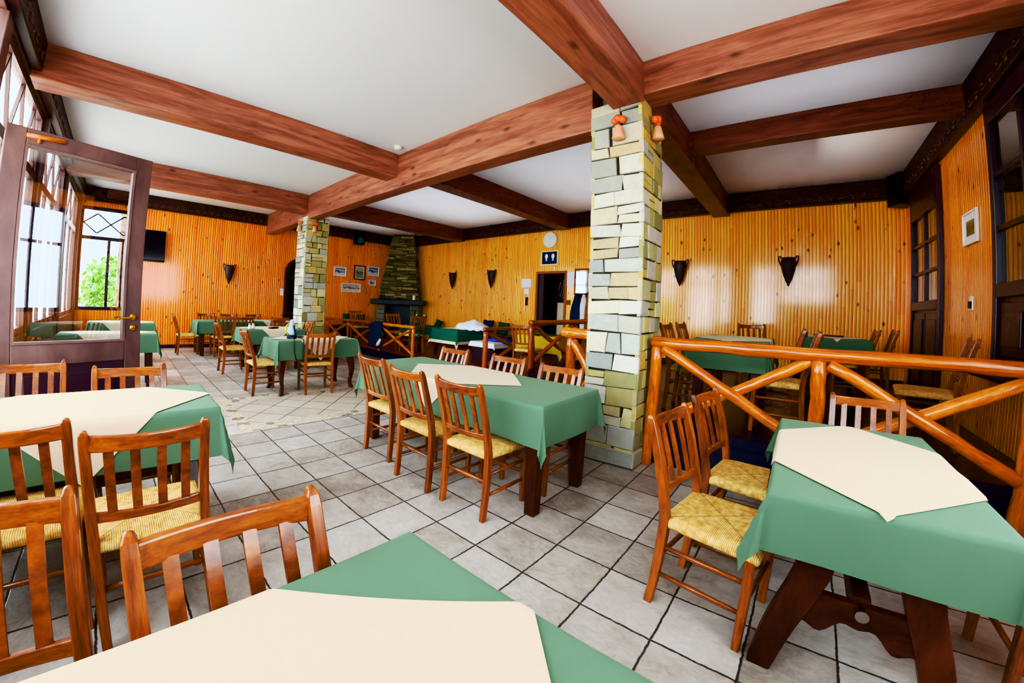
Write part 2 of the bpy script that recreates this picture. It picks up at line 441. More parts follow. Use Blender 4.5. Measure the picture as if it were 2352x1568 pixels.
# raised platforms
def prism(bm, poly, z0, z1):
    a = [bm.verts.new((x, y, z0)) for x, y in poly]; b = [bm.verts.new((x, y, z1)) for x, y in poly]
    n = len(poly); bm.faces.new(list(reversed(a))); bm.faces.new(b)
    for i in range(n): bm.faces.new((a[i], a[(i+1) % n], b[(i+1) % n], b[i]))
bm = B(); prism(bm, [(XR, 3.56), (XR, YB), (-3.65, YB), (-3.65, 5.2), (-2.08, 3.56)], 0, PZ)
plat = struct('floor_platform', bm, M['platform'])
bm = B(); prism(bm, [(XR, 3.52), (XR, 3.6), (-1.14, 3.6), (-1.14, 3.52)], PZ-.06, PZ+.012); struct('nosing', bm, M['platform'], plat)
bm = B(); prism(bm, [(-3.65, 5.1), (-3.65, YB), (XL, YB), (XL, 5.1)], 0, P2)
pl2 = struct('floor_lower_platform', bm, M['platform'])
bm = B(); prism(bm, [(-3.67, 5.16), (-3.67, YB), (XL, YB), (XL, 5.16)], P2, P2+.008); struct('floor_boards', bm, M['platform_top'], pl2)

# ceiling beams
def beam(n, x0, x1, y0, y1, z0, ax):
    bm = B(); box(bm, x0, x1, y0, y1, z0, ZC)
    return struct('trim_%d' % n, bm, M['beam_'+ax], bevel=.012)
beam(1, XL, -1.64, 3.285, 3.53, 3.135, 'x')
beam(2, -1.15, XR, 3.265, 3.55, 3.345, 'x')
beam(3, -4.90, -5.21, YF, 3.29, 3.31, 'y')
beam(4, -8.36, -8.66, YF, 3.29, 3.27, 'y')
beam(5, -1.11, -1.42, YF, 3.27, 3.275, 'y')
beam(6, -1.11, -1.41, 3.54, YB, 3.28, 'dy')
beam(7, -1.12, XR, 4.97, 5.17, 3.405, 'dx')
beam(8, -4.60, -4.90, 3.52, YB, 3.32, 'dy')
beam(9, -8.22, -8.52, 3.52, YB, 3.32, 'dy')

# carved cornices along the walls
def scroll(bm, u0, u1, z, put, st=.16):
    u = u0; k = 0
    while u < u1-.05:
        s = 1 if k % 2 else -1
        pts = [put(u+st*t, z+.022*s*math.sin(PI*t), .006) for t in (.1, .3, .5, .7, .9)]
        tube(bm, pts, [.002, .005, .006, .005, .002], 5)
        c = put(u+st*.5, z+.012*-s, .006); l = put(u+st*.72, z+.040*-s, .006)
        tube(bm, [c, tuple((Vector(c)+Vector(l))/2), l], [.003, .012, .002], 5)
        u += st; k += 1
def cornice(n, bx, zc, u0, u1, put):
    bm = B(); box(bm, *bx, zc, ZC); o = struct('trim_%d' % n, bm, M['cornice'], bevel=.01)
    bm = B(); scroll(bm, u0, u1, zc+.09, put); c = mk('carving', bm, M['carving'], o); c['kind'] = 'stuff'
cornice(10, (XL, -11.26, YF, YB), 3.36, .3, 7.6, lambda u, z, d: (-11.26+d, u, z))
cornice(11, (XL, XR, 7.98, YB), 3.34, -10.9, 1.3, lambda u, z, d: (u, 7.98-d, z))
cornice(12, (1.52, XR, YF, YB), 3.32, 2.5, 7.8, lambda u, z, d: (1.52-d, u, z))
cornice(13, (XL, XR, YF, -.86), 3.38, -9, -3.5, lambda u, z, d: (u, -.86+d, z))

# ------------------------------------------------------------------ stone pillars
PAL_W = [(200, 196, 182), (186, 186, 176), (208, 200, 180), (166, 168, 160), (196, 188, 164), (146, 150, 144), (210, 206, 194), (194, 176, 140)]
PAL_O = [(190, 176, 122), (208, 190, 132), (172, 162, 116), (204, 172, 104), (156, 150, 108), (214, 202, 160), (184, 178, 140)]  # olive tones: low stones, and warm light painted onto side faces
def wall_stones(bm, cl, put, w, H, pal, pal_low, rnd, hmin=.11, hmax=.20, wmin=.14, wmax=.36, dep=.03, low=.8, wf=None):
    z = 0.0
    while z < H-.02:
        h = min(rnd.uniform(hmin, hmax), H-z)
        if H-z-h < hmin*.6: h = H-z
        W = wf(z+h/2) if wf else w
        u = -W/2; sk = rnd.uniform(-.035, .035)
        while u < W/2-.005:
            ww = rnd.uniform(wmin, wmax)*(1.2 if h < .1 else 1)
            if W/2-u-ww < wmin*.8: ww = W/2-u
            parts = [(0, h)] if rnd.random() > .22 or h < .13 else [(0, h*.5), (h*.5, h)]
            for a, b in parts:
                g = .0042
                j = lambda s: rnd.uniform(-s, s)
                f = lambda uu: sk*(uu)                       # courses tilt a little
                c = [(u+g, z+a+g+f(u)), (u+ww-g, z+a+g+f(u+ww)), (u+ww-g, z+b-g+f(u+ww)), (u+g, z+b-g+f(u))]
                edge = lambda x: (x < -W/2+.02 or x > W/2-.02)
                c = [(x if edge(x) else x+j(.016), min(max(y+j(.0065), .0), H)) for x, y in c]
                dd = dep*rnd.uniform(.75, 1.2)
                cen = (sum(p[0] for p in c)/4, sum(p[1] for p in c)/4)
                r0 = [bm.verts.new(put(x, y, -.01)) for x, y in c]
                r1 = [bm.verts.new(put(x, y, dd*.72)) for x, y in c]
                ins = lambda x, y, k: (cen[0]+(x-cen[0])*k, cen[1]+(y-cen[1])*k)
                r2 = [bm.verts.new(put(*ins(x, y, .93), dd*rnd.uniform(.92, 1.08))) for x, y in c]
                fs = []
                for p, q in ((r0, r1), (r1, r2)):
                    for i in range(4): fs.append(bm.faces.new((p[i], p[(i+1) % 4], q[(i+1) % 4], q[i])))
                fs.append(bm.faces.new(r2))
                P = pal_low if (z < low and rnd.random() < .7) else pal
                col = lin(*rnd.choice(P)); k = rnd.uniform(.86, 1.08)
                col = tuple(min(1, x*k) for x in col)+(1,)
                for fc in fs:
                    for lp in fc.loops: lp[cl] = col
            u += ww
        z += h

def pillar(n, x0, x1, y0, y1, H, seed, label):
    rnd = random.Random(seed)
    bm = B(); box(bm, x0+.03, x1-.03, y0+.03, y1-.03, 0, H)
    root = struct(n, bm, M['grout']); root['label'] = label; root['category'] = 'pillar'
    bm = B(); cl = bm.loops.layers.float_color.new('col')
    cx, cy = (x0+x1)/2, (y0+y1)/2; d0 = .03
    wall_stones(bm, cl, lambda u, z, d: (cx+u, y0+d0-d, z), x1-x0, H, PAL_W, PAL_O+PAL_W[:3], rnd)
    wall_stones(bm, cl, lambda u, z, d: (x1-d0+d, cy+u, z), y1-y0, H, PAL_O+PAL_W[:2], PAL_O, rnd, wmin=.09, wmax=.26)  # warm reflected light on this face painted in with olive stone colours
    wall_stones(bm, cl, lambda u, z, d: (cx-u, y1-d0+d, z), x1-x0, H, PAL_W, PAL_O, rnd)
    wall_stones(bm, cl, lambda u, z, d: (x0+d0-d, cy-u, z), y1-y0, H, PAL_O, PAL_O, rnd)
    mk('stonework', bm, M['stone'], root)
    bm = B(); cl = bm.loops.layers.float_color.new('col'); rr = random.Random(seed+1)
    for (a, b, put) in ((x0-.02, x1+.02, lambda u, z, d: (u, y0-.012-d, z)), ):
        pass
    wall_stones(bm, cl, lambda u, z, d: (cx+u, y0-d, z), x1-x0+.05, .15, PAL_W[2:5], PAL_W[2:5], rr, .14, .16, .3, .5, .025, 0)
    wall_stones(bm, cl, lambda u, z, d: (x1+d, cy+u, z), y1-y0+.05, .15, PAL_W[2:5], PAL_W[2:5], rr, .14, .16, .25, .5, .025, 0)
    mk('plinth', bm, M['stone'], root)
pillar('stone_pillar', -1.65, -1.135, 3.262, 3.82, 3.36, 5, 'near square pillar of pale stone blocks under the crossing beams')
pillar('stone_pillar', -8.80, -8.28, 3.25, 3.79, 3.2, 9, 'far square pillar of stone blocks in front of the orange wall')

def bell(loc, rz, label, second=False):
    t = thing('clay_bell', label, 'clay bell', loc, rz, 'clay bells on the stone pillars')   # local -y faces out
    bm = B(); lathe(bm, [(.005, .0), (.05, 0), (.058, .01), (.046, .06), (.034, .12), (.02, .135)], 14, (0, -.06, -.16)); mk('bell', bm, M['clay'], t, True)
    bm = B()
    for s in (-1, 0, 1):
        lathe(bm, [(.004, -.034), (.022, -.028), (.033, -.01), (.033, .012), (.02, .03), (.004, .035)], 12, (s*.036, -.05-(.015 if s == 0 else 0), .03+(.012 if s == 0 else 0)))
    mk('bow', bm, M['orange_clay'], t, True)
    bm = B(); tube(bm, [(0, -.05, .0), (0, -.06, -.04)], .006, 6); mk('cord', bm, M['brown_cloth'], t)
bell((-1.345, 3.262, 3.10), 0, 'clay bell with orange bow on the front face of the near pillar')
bell((-1.135, 3.5, 3.15), PI/2, 'clay bell with orange bow on the side face of the near pillar')
bell((-8.55, 3.25, 3.03), 0, 'orange clay bell on the pale face of the far pillar')
bell((-8.28, 3.42, 3.0), PI/2, 'orange clay bell on the side face of the far pillar')

# ------------------------------------------------------------------ chairs
def bow(x, k): return -k*(1-(x/.19)**2)
def rail_bm(z, h, y, k, th):
    bm = B(); rings = []
    for i in range(13):
        x = -.185+.37*i/12; yy = y+bow(x, k)
        dz = .006*(x/.19)**2
        rings.append([(x, yy-th/2, z-h/2), (x, yy+th/2, z-h/2), (x, yy+th/2-.003, z+h/2+dz), (x, yy-th/2-.003, z+h/2+dz)])
    loft(bm, rings); return bm
PY = lambda z: -.19 if z < .45 else -.19-.115*((z-.45)/.46)**1.25
def make_chair(label, loc, rz, group):
    t = thing('dining_chair', label, 'chair', loc, rz, group)
    for s in (-1, 1):
        bm = B(); zs = [0, .12, .25, .38, .45, .53, .62, .71, .80, .87, .895, .907, .912]
        pts = [(s*.192, PY(z)-(.03*(1-z/.38)**1.5 if z < .38 else 0), z) for z in zs]
        sz = [(.032, .038), (.034, .04), (.036, .042), (.037, .044), (.037, .044), (.037, .042), (.036, .04), (.035, .038), (.034, .036), (.034, .035), (.03, .031), (.02, .022), (.008, .01)]
        rect_path(bm, pts, sz); mk('leg', bm, M['chair'], t, bevel=.005)
    for s in (-1, 1):
        bm = B(); rect_path(bm, [(s*.20, .19, 0), (s*.20, .19, .2), (s*.20, .188, .445)], [(.032, .032), (.038, .038), (.038, .038)]); mk('leg', bm, M['chair'], t, bevel=.005)
    mk('top_rail', rail_bm(.858, .056, PY(.858), .034, .022), M['chair'], t, bevel=.006)
    mk('lower_rail', rail_bm(.555, .036, PY(.555), .022, .02), M['chair'], t, bevel=.005)
    bm = B()
    for x in (-.123, -.042, .042, .123):
        rings = []
        for i in range(6):
            z = .565+(.84-.565)*i/5; k = .022+.012*i/5
            y = PY(z)+bow(x, k)
            rings.append([(x-.016, y-.006, z), (x+.016, y-.006, z), (x+.016, y+.006, z), (x-.016, y+.006, z)])
        loft(bm, rings)
    mk('slat_panel', bm, M['chair'], t)
    # rush seat: trapezoid cushion, rounded edges, slight dish along the diagonals
    bm = B(); N = 14; grid = []
    for j in range(N+1):
        row = []
        for i in range(N+1):
            a, b = -1+2*i/N, -1+2*j/N
            wx = .195+.02*(b+1)/2+.004; x = a*wx; y = -.205+.425*(b+1)/2
            e = max(abs(a), abs(b)); z = .462-.012*max(0, (e-.78)/.22)**2*1.0
            z -= .006*math.exp(-((abs(a)-abs(b))/.10)**2)*e
            row.append(bm.verts.new((x, y, z)))
        grid.append(row)
    for j in range(N):
        for i in range(N): bm.faces.new((grid[j][i], grid[j][i+1], grid[j+1][i+1], grid[j+1][i]))
    loop = [grid[0][i] for i in range(N)]+[grid[j][N] for j in range(N)]+[grid[N][i] for i in range(N, 0, -1)]+[grid[j][0] for j in range(N, 0, -1)]
    prev = loop
    for dz, k in ((.012, 1.018), (.028, 1.018), (.04, .99)):
        cur = [bm.verts.new((v.co.x*k, .0075+(v.co.y-.0075)*k, .450-dz)) for v in loop]
        for i in range(len(loop)): bm.faces.new((prev[i], cur[i], cur[(i+1) % len(loop)], prev[(i+1) % len(loop)]))
        prev = cur
    bm.faces.new(list(reversed(prev)))
    mk('seat', bm, M['rush'], t, smooth=True)
    for s in (-1, 1):
        for z in (.17, .31):
            bm = B(); tube(bm, [(s*.194, -.19, z), (s*.197, 0, z), (s*.2, .19, z)], [.010, .013, .010], 8); mk('stretcher', bm, M['chair'], t, True)
    for z in (.22, .345):
        bm = B(); tube(bm, [(-.2, .19, z), (0, .19, z), (.2, .19, z)], [.010, .013, .010], 8); mk('stretcher', bm, M['chair'], t, True)
    bm = B(); tube(bm, [(-.19, -.195, .26), (0, -.195, .26), (.19, -.195, .26)], [.010, .013, .010], 8); mk('stretcher', bm, M['chair'], t, True)
    return t
CHAIR = [None]
def chair(x, y, deg, label, group, z=0.0):
    rz = math.radians(deg)
    if CHAIR[0] is None: CHAIR[0] = make_chair(label, (x, y, z), rz, group); return CHAIR[0]
    return dup(CHAIR[0], (x, y, z), rz, label, group)

FX, FmX, FY, FmY = -90, 90, 0, 180      # facing +x, -x, +y, -y
G1 = 'rush-seated chairs around the long middle table'
chair(-2.89, 2.06, FY, 'near-side chair of the long middle table, farthest of its three from the stone pillar', G1)
chair(-2.254, 1.965, FY, 'centre chair on the near side of the long middle table, over the hanging cream corner', G1)
chair(-1.717, 1.975, FY, 'near-side chair of the long middle table, closest to its dark square leg', G1)
chair(-3.02, 2.60, FmY, 'chair behind the long middle table, farthest of its three from the stone pillar', G1)
chair(-2.285, 2.62, FmY, 'middle one of three chairs pushed in behind the long middle table', G1)
chair(-1.64, 2.52, FmY, 'chair pushed in behind the long middle table, closest to the stone pillar', G1)
G2 = 'rush-seated chairs around the table by the open glass door'
chair(-1.957, .078, FmX, 'chair with pale rush seat before the hanging cream corner by the glass door', G2)
chair(-2.15, -.37, FmX, 'chair at the table by the glass door, near side, cut by the left picture edge', G2)
chair(-2.76, .05, FX, 'wooden chair behind the table by the glass door, beside the tiled walkway', G2)
chair(-3.06, -.52, FX, 'wooden chair behind the table by the glass door, against the lower door panel', G2)
G3 = 'chairs at the nearest table'
chair(-.60, .19, FX, 'wooden chair pushed against the nearest table, whole top rail above the cream runner', G3)
chair(-.89, -.31, FX, 'chair at the nearest table cut by the picture edge, only one back post showing', G3)
G4 = 'rush-seated chairs around the trestle table by the log fence'
chair(-.217, 1.93, FX-8.5, 'wooden chair with bright straw seat standing whole beside the trestle table', G4)
chair(-.165, 2.56, FX-8, 'wooden chair with brown straw seat at the trestle table, nearer the log fence', G4)
chair(.45, 2.87, FmY, 'wooden chair at the far end of the trestle table against the log fence', G4)
chair(1.03, 2.14, FmX, 'wooden chair on the wall side of the trestle table, cut off by the picture edge', G4)
G5 = 'chairs around the table with the blue bag'
chair(-5.81, 1.745, FY, 'wooden chair with straw seat at the end of the table with the blue bag', G5)
chair(-5.535, 2.41, FmX-9, 'orange wooden chair before the table with the blue bag, its back to us', G5)
G6 = 'chairs around the table with the white shakers'
chair(-7.59, 1.715, FY, 'dark wooden chair at the end of the table with the white shakers', G6)
chair(-7.55, 2.82, FmY, 'pale worn chair between the table with the shakers and the far stone pillar', G6)
chair(-8.17, 2.88, FX, 'orange chair behind the table with the shakers, beside the far stone pillar', G6)
G7 = 'chairs at the tables along the orange wall'
chair(-10.25, 1.29, FY, 'dark chair with yellow seat at the end of the wall table nearest the television', G7)
chair(-9.75, 1.94, FmX, 'chair back to us at the wall table nearest the television, beside its hanging cloth', G7)
chair(-9.75, 2.36, FmX, 'slatted chair back to us, in the gap between the two wall tables', G7)
chair(-9.72, 3.17, FmX, 'slatted chair back to us at the wall table nearest the far pillar', G7)
chair(-10.66, 1.79, FX, 'reddish chair against the orange wall behind the table nearest the television', G7)
chair(-10.66, 2.34, FX, 'reddish chair against the orange wall directly below the amphora', G7)
chair(-10.66, 2.96, FX, 'reddish chair against the orange wall closest to the arched niche', G7)
G8 = 'chairs on the platform behind the long log fence'
chair(-.95, 4.42, FX, 'dark platform chair right beside the near stone pillar, facing the fenced table', G8, PZ)
chair(-.97, 5.15, FX, 'chair on the platform second from the near stone pillar, behind the fence', G8, PZ)
chair(-.5, 6.6, FmY+18, 'chair with its back against the boarded wall between the two amphorae', G8, PZ)
chair(-.1, 4.12, FmX, 'chair with a yellow straw seat framed by the first bay of the log fence', G8, PZ)
chair(-.2, 4.85, FmX, 'chair on the platform between the two fenced tables, farther from the fence', G8, PZ)
chair(.68, 6.45, FmX, 'dark chair pushed against the far platform table on its wall side', G8, PZ)
chair(1.0, 7.12, FmX, 'dark chair in the corner of the platform beside the dark double door', G8, PZ)
chair(1.05, 4.45, FmX-8, 'lone dark chair turned from the fence, under the white picture frame', G8, PZ)

# ------------------------------------------------------------------ tables with cloths and runners
def cloth_fn(L, W, d, top, seed):
    rnd = random.Random(seed); ph = [rnd.uniform(0, 6.28) for _ in range(8)]
    k1, k2 = rnd.uniform(4, 6), rnd.uniform(8, 11)
    fl = [rnd.uniform(.18, .32) for _ in range(4)]
    def wave(s, t, side):
        return (t/d)**1.3*(.012+.010*math.sin(k1*s+ph[side])+.006*math.sin(k2*s+ph[side+4]))
    def f(a, b, off=0.0):
        sx, sy = (1 if a >= 0 else -1), (1 if b >= 0 else -1)
        dx, dy = abs(a)-L/2, abs(b)-W/2
        # pull in a hair so the edge is rounded
        rr = .014
        if dx <= 0 and dy <= 0:
            e = max(dx, dy)
            return (a, b, top+off-(0 if e < -rr else .004*((e+rr)/rr)**2))
        if dy <= 0:
            return (sx*(L/2+off+.004+wave(b, dx, 0 if sx > 0 else 1)), b, top+off*.2-dx)
        if dx <= 0:
            return (a, sy*(W/2+off+.004+wave(a, dy, 2 if sy > 0 else 3)), top+off*.2-dy)
        r = math.hypot(dx, dy); phi = math.atan2(dy, dx); q = (0 if sx > 0 else 1)+(0 if sy > 0 else 2)
        s2 = math.sin(2*phi)
        fr = r*(fl[q]*s2**1.2+.09*math.sin(6*phi)*s2)
        base = .004+off
        wx, wy = wave(sy*W/2, dx if dx > dy else dx, 0 if sx > 0 else 1), wave(sx*L/2, dy, 2 if sy > 0 else 3)
        z = top+off*.2-math.sqrt(max(r*r-fr*fr*.55, 0))
        return (sx*(L/2+base*math.cos(phi)+fr*math.cos(phi)+wx*(1-phi/(PI/2))), sy*(W/2+base*math.sin(phi)+fr*math.sin(phi)+wy*phi/(PI/2)), z)
    return f
def spaced(h, d, n_in, n_out):
    i = [-h+2*h*k/n_in for k in range(n_in+1)]
    o = [h+d*(k/n_out) for k in range(1, n_out+1)]
    return [-x for x in reversed(o)]+i[:1]+[-h+.008, -h+.018]+i[1:-1]+[h-.018, h-.008]+i[-1:]+o
def cloth_mesh(f, L, W, d, nx=16, ny=10, no=9):
    xs, ys = spaced(L/2, d, nx, no), spaced(W/2, d, ny, no)
    bm = B(); g = [[bm.verts.new(f(x, y)) for x in xs] for y in ys]
    for j in range(len(ys)-1):
        for i in range(len(xs)-1): bm.faces.new((g[j][i], g[j][i+1], g[j+1][i+1], g[j+1][i]))
    return bm
def runner_mesh(f, S, n=0, cx=0.0, off=.005, yaw=PI/4, L=1.2, W=.7, d=.3):
    """square cloth cut along the same grid lines as the cloth below it, then draped"""
    bm = B(); c, q = math.cos(yaw), math.sin(yaw); h = S/2
    vs = [bm.verts.new((cx+u*c-v*q, u*q+v*c, 0)) for u, v in ((-h, -h), (h, -h), (h, h), (-h, h))]
    bm.faces.new(vs)
    for ax, vals in ((0, spaced(L/2, max(d, S*.75-L/2), max(8, int(L/.09)), 9)), (1, spaced(W/2, max(d, S*.75-W/2), max(6, int(W/.09)), 9))):
        for v in vals:
            co_ = [0, 0, 0]; no = [0, 0, 0]; co_[ax] = v; no[ax] = 1
            bmesh.ops.bisect_plane(bm, geom=bm.verts[:]+bm.edges[:]+bm.faces[:], dist=1e-5, plane_co=co_, plane_no=no)
    for v in bm.verts: v.co = f(v.co.x, v.co.y, off)
    return bm
TOP = .775
def legs_straight(t, L, W, h):
    for sx in (-1, 1):
        for sy in (-1, 1):
            bm = B(); x, y = sx*(L/2-.10), sy*(W/2-.09)
            rect_path(bm, [(x, y, 0), (x, y, .25), (x, y, h)], [(.078, .078), (.085, .085), (.092, .092)]); mk('leg', bm, M['table'], t, bevel=.006)
    for sx in (-1, 1):
        bm = B(); box(bm, sx*(L/2-.085), sx*(L/2-.115), -W/2+.13, W/2-.13, h-.11, h); mk('apron', bm, M['table'], t)
    for sy in (-1, 1):
        bm = B(); box(bm, -L/2+.14, L/2-.14, sy*(W/2-.075), sy*(W/2-.105), h-.11, h); mk('apron', bm, M['table'], t)
def legs_trestle(t, L, W, h):
    """two end frames with outward curved plank legs, scalloped cross rail, tie beam held by a metal bolt; L along local x"""
    for sx in (-1, 1):
        x = sx*(L/2-.13)
        for sy in (-1, 1):
            bm = B(); rings = []
            for i in range(11):
                z = h*i/10; q = z/h
                yc = sy*(W/2-.065-.12*(1-(1-q)**2.2)+.02*math.sin(q*PI*2))
                w = .085+.025*math.sin(q*PI)*.6+.03*q
                rings.append([(x-.032, yc-w/2, z), (x+.032, yc-w/2, z), (x+.032, yc+w/2, z), (x-.032, yc+w/2, z)])
            loft(bm, rings); mk('leg', bm, M['table'], t, bevel=.006)
        bm = B(); rings = []; n = 24
        for i in range(n+1):
            y = -W/2+.13+(W-.26)*i/n; q = abs(2*i/n-1)
            zl = .272+.03*math.cos(q*PI*1.5)-.012*math.cos(q*PI*4)
            rings.append([(x-.02, y, zl), (x+.02, y, zl), (x+.02, y, .385), (x-.02, y, .385)])
        loft(bm, rings); mk('cross_rail', bm, M['table'], t, bevel=.004)
        bm = B(); tube(bm, [(x+sx*.018, 0, .365), (x+sx*.05, 0, .365)], .022, 14); mk('bolt', bm, M['steel'], t, True, angle=.7)
    bm = B(); box(bm, -L/2+.14, L/2-.14, -.03, .03, .32, .40); mk('tie_beam', bm, M['table'], t, bevel=.005)
def legs_cabriole(t, L, W, h):
    for sx in (-1, 1):
        for sy in (-1, 1):
            bm = B(); pts, sz = [], []
            for i in range(13):
                q = i/12; z = h*q
                o = .028*math.sin((q-.1)*PI*1.75)*(1 if q > .1 else 0)+(.03*(1-q/.15) if q < .15 else 0)
                pts.append((sx*(L/2-.095+o), sy*(W/2-.085+o), z)); w = .05+.045*max(0, math.sin((q-.25)*PI*.95)) + (.012 if q < .06 else 0)
                sz.append((w, w))
            rect_path(bm, pts, sz); mk('leg', bm, M['table'], t, bevel=.008)
    for sx in (-1, 1):
        bm = B(); box(bm, sx*(L/2-.08), sx*(L/2-.11), -W/2+.12, W/2-.12, h-.13, h); mk('apron', bm, M['table'], t)
    for sy in (-1, 1):
        bm = B(); box(bm, -L/2+.13, L/2-.13, sy*(W/2-.07), sy*(W/2-.10), h-.13, h); mk('apron', bm, M['table'], t)
def table(x, y, L, W, deg, name, where, kind='straight', z=0.0, d=.27, seed=1, runner=.905, rcx=0.0, yaw=PI/4, long=True):
    """L along local x"""
    rz = math.radians(deg); h = TOP-.03
    t = thing('dining_table', 'dark %s wood of %s' % ({'straight': 'square-legged', 'trestle': 'curve-legged', 'cabriole': 'cabriole-legged'}[kind], where), 'table', (x, y, z), rz, 'dining tables')
    bm = B(); box(bm, -L/2+.004, L/2-.004, -W/2+.004, W/2-.004, h, TOP-.006); mk('tabletop', bm, M['table'], t)
    {'straight': legs_straight, 'trestle': legs_trestle, 'cabriole': legs_cabriole}[kind](t, L, W, h)
    f = cloth_fn(L, W, d, TOP, seed)
    o = mk('tablecloth', cloth_mesh(f, L, W, d, max(8, int(L/.09)), max(6, int(W/.09))), M['green_cloth'], None, True)
    o.location = (x, y, z); o.rotation_euler = (0, 0, rz); tag(o, 'sage green cloth on %s' % where, 'tablecloth', 'green tablecloths')
    if runner:
        o = mk('table_runner', runner_mesh(f, runner, cx=rcx, yaw=yaw, L=L, W=W, d=d), M['cream_cloth'], None, True)
        o.location = (x, y, z); o.rotation_euler = (0, 0, rz); tag(o, 'diagonal cream cloth on %s' % where, 'table runner', 'cream top cloths')
    return t
table(-2.33, 2.362, 2.14, .775, 0, 'long', 'the long middle table beside the near stone pillar', 'straight', seed=4, rcx=-.02)
table(.315, 2.18, 1.22, .70, 90, 'trestle', 'the trestle table in front of the log fence', 'trestle', seed=12, runner=.885, d=.225)
table(-.385, -.03, 1.25, .77, 90, 'near', 'the nearest table at the bottom of the picture', 'trestle', seed=21)
table(-2.63, -.17, 1.25, .65, 90, 'door', 'the table just in front of the open glass door', 'trestle', seed=31)
table(-5.76, 2.43, 1.24, .68, 90, 'bag', 'the table carrying the blue bag', 'cabriole', seed=41)
table(-7.76, 2.42, 1.08, .78, 90, 'shakers', 'the table carrying the white shakers', 'straight', seed=52)
table(-10.1, 1.98, 1.1, .8, 90, 'wall1', 'the wall table nearest the television', 'straight', seed=61, runner=0)
table(-10.18, 3.12, .95, .68, 90, 'wall2', 'the wall table nearest the far pillar', 'straight', seed=71, runner=.8)
table(-9.33, .0, 1.1, .66, 90, 'side1', 'the farther of two tables half hidden by the glass door', 'straight', seed=81)
table(-6.98, -.15, 1.2, .5, 90, 'side2', 'the closer of two tables half hidden by the glass door', 'straight', seed=91, runner=.86)
table(-.55, 4.6, 1.2, .70, 90, 'plat1', 'the platform table directly behind the log fence', 'straight', PZ, seed=101)
table(.5, 6.7, 1.2, .76, 90, 'plat2', 'the far platform table near the dark double door', 'straight', PZ, seed=111)

# ------------------------------------------------------------------ log fences
def fence(label, mat, rail, posts, braces, seed, rr=.052, pr=.05, br=.042):
    rnd = random.Random(seed); c = Vector(rail[0])
    t = thing('log_fence', label, 'fence', (0, 0, 0), 0, 'log fences around the platforms')
    bm = B(); log(bm, *rail, rr, rnd, n=14); mk('rail', bm, mat, t, True)
    for p in posts: bm = B(); log(bm, *p, pr, rnd); mk('post', bm, mat, t, True)
    for p in braces: bm = B(); log(bm, *p, br, rnd); mk('brace', bm, mat, t, True)
    return t
zr = 1.125
fence('long orange log fence with crossed braces from the near pillar to the right wall', M['log'],
      ((-1.08, 3.46, zr), (XR-.02, 3.46, zr)),
      [((-1.085, 3.5, 0), (-1.045, 3.46, zr-.05)), ((.19, 3.475, PZ-.1), (.178, 3.46, zr-.05)), ((1.355, 3.45, 0), (1.375, 3.46, zr-.05))],
      [((-.98, 3.44, 1.075), (.13, 3.45, .44)), ((.12, 3.49, 1.07), (-1.0, 3.49, .43)), ((.25, 3.44, 1.06), (1.33, 3.44, .44)), ((1.36, 3.49, 1.05), (.26, 3.49, .46))], 3, .05, .05, .045)
fence('short thick orange log fence ending behind the near pillar', M['log'],
      ((-2.08, 3.58, 1.14), (-1.6, 3.6, 1.12)), [((-2.0, 3.62, .1), (-2.0, 3.62, 1.1))],
      [((-1.95, 3.58, 1.05), (-1.68, 3.6, .62)), ((-1.68, 3.66, .8), (-1.98, 3.66, .38))], 4, .055, .05, .045)
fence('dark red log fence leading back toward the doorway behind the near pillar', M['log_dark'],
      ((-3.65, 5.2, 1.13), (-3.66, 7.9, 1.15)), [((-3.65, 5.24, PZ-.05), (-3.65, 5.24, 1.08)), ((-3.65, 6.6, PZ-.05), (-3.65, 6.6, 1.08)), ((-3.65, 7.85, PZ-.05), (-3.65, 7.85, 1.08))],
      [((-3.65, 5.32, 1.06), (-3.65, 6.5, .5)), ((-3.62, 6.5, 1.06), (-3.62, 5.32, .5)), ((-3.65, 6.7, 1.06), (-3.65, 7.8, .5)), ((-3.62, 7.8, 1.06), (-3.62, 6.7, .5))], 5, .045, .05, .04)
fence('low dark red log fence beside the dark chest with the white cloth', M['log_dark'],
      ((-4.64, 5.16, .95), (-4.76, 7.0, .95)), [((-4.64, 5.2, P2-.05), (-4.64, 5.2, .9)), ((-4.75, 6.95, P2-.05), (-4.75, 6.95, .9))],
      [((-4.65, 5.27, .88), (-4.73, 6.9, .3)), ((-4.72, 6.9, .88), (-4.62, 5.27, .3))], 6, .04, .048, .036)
fence('orange log fence with crossed braces in front of the fireplace', M['log'],
      ((-8.2, 5.14, .84), (-6.72, 5.14, .84)), [((-6.77, 5.17, P2-.06), (-6.77, 5.17, .8)), ((-8.12, 5.17, P2-.06), (-8.12, 5.17, .8))],
      [((-8.05, 5.13, .24), (-6.84, 5.13, .77)), ((-8.05, 5.18, .77), (-6.82, 5.18, .24))], 7, .036, .04, .03)
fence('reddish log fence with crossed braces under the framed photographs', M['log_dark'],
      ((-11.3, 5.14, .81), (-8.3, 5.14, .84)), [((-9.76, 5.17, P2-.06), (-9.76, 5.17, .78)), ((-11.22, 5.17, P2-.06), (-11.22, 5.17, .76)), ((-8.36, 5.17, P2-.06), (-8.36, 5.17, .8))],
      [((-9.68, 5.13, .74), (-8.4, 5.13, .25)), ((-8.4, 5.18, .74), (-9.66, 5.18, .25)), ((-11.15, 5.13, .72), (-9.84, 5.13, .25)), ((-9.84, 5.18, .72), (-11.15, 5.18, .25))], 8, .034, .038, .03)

# ------------------------------------------------------------------ fireplace in the corner
fa = math.radians(135)          # local -y faces the room diagonal
FP = thing('fireplace', 'corner fireplace with tapering stone chimney and dark mantel shelf', 'fireplace', (XL+1.03, YB-.87, 0), math.radians(45))
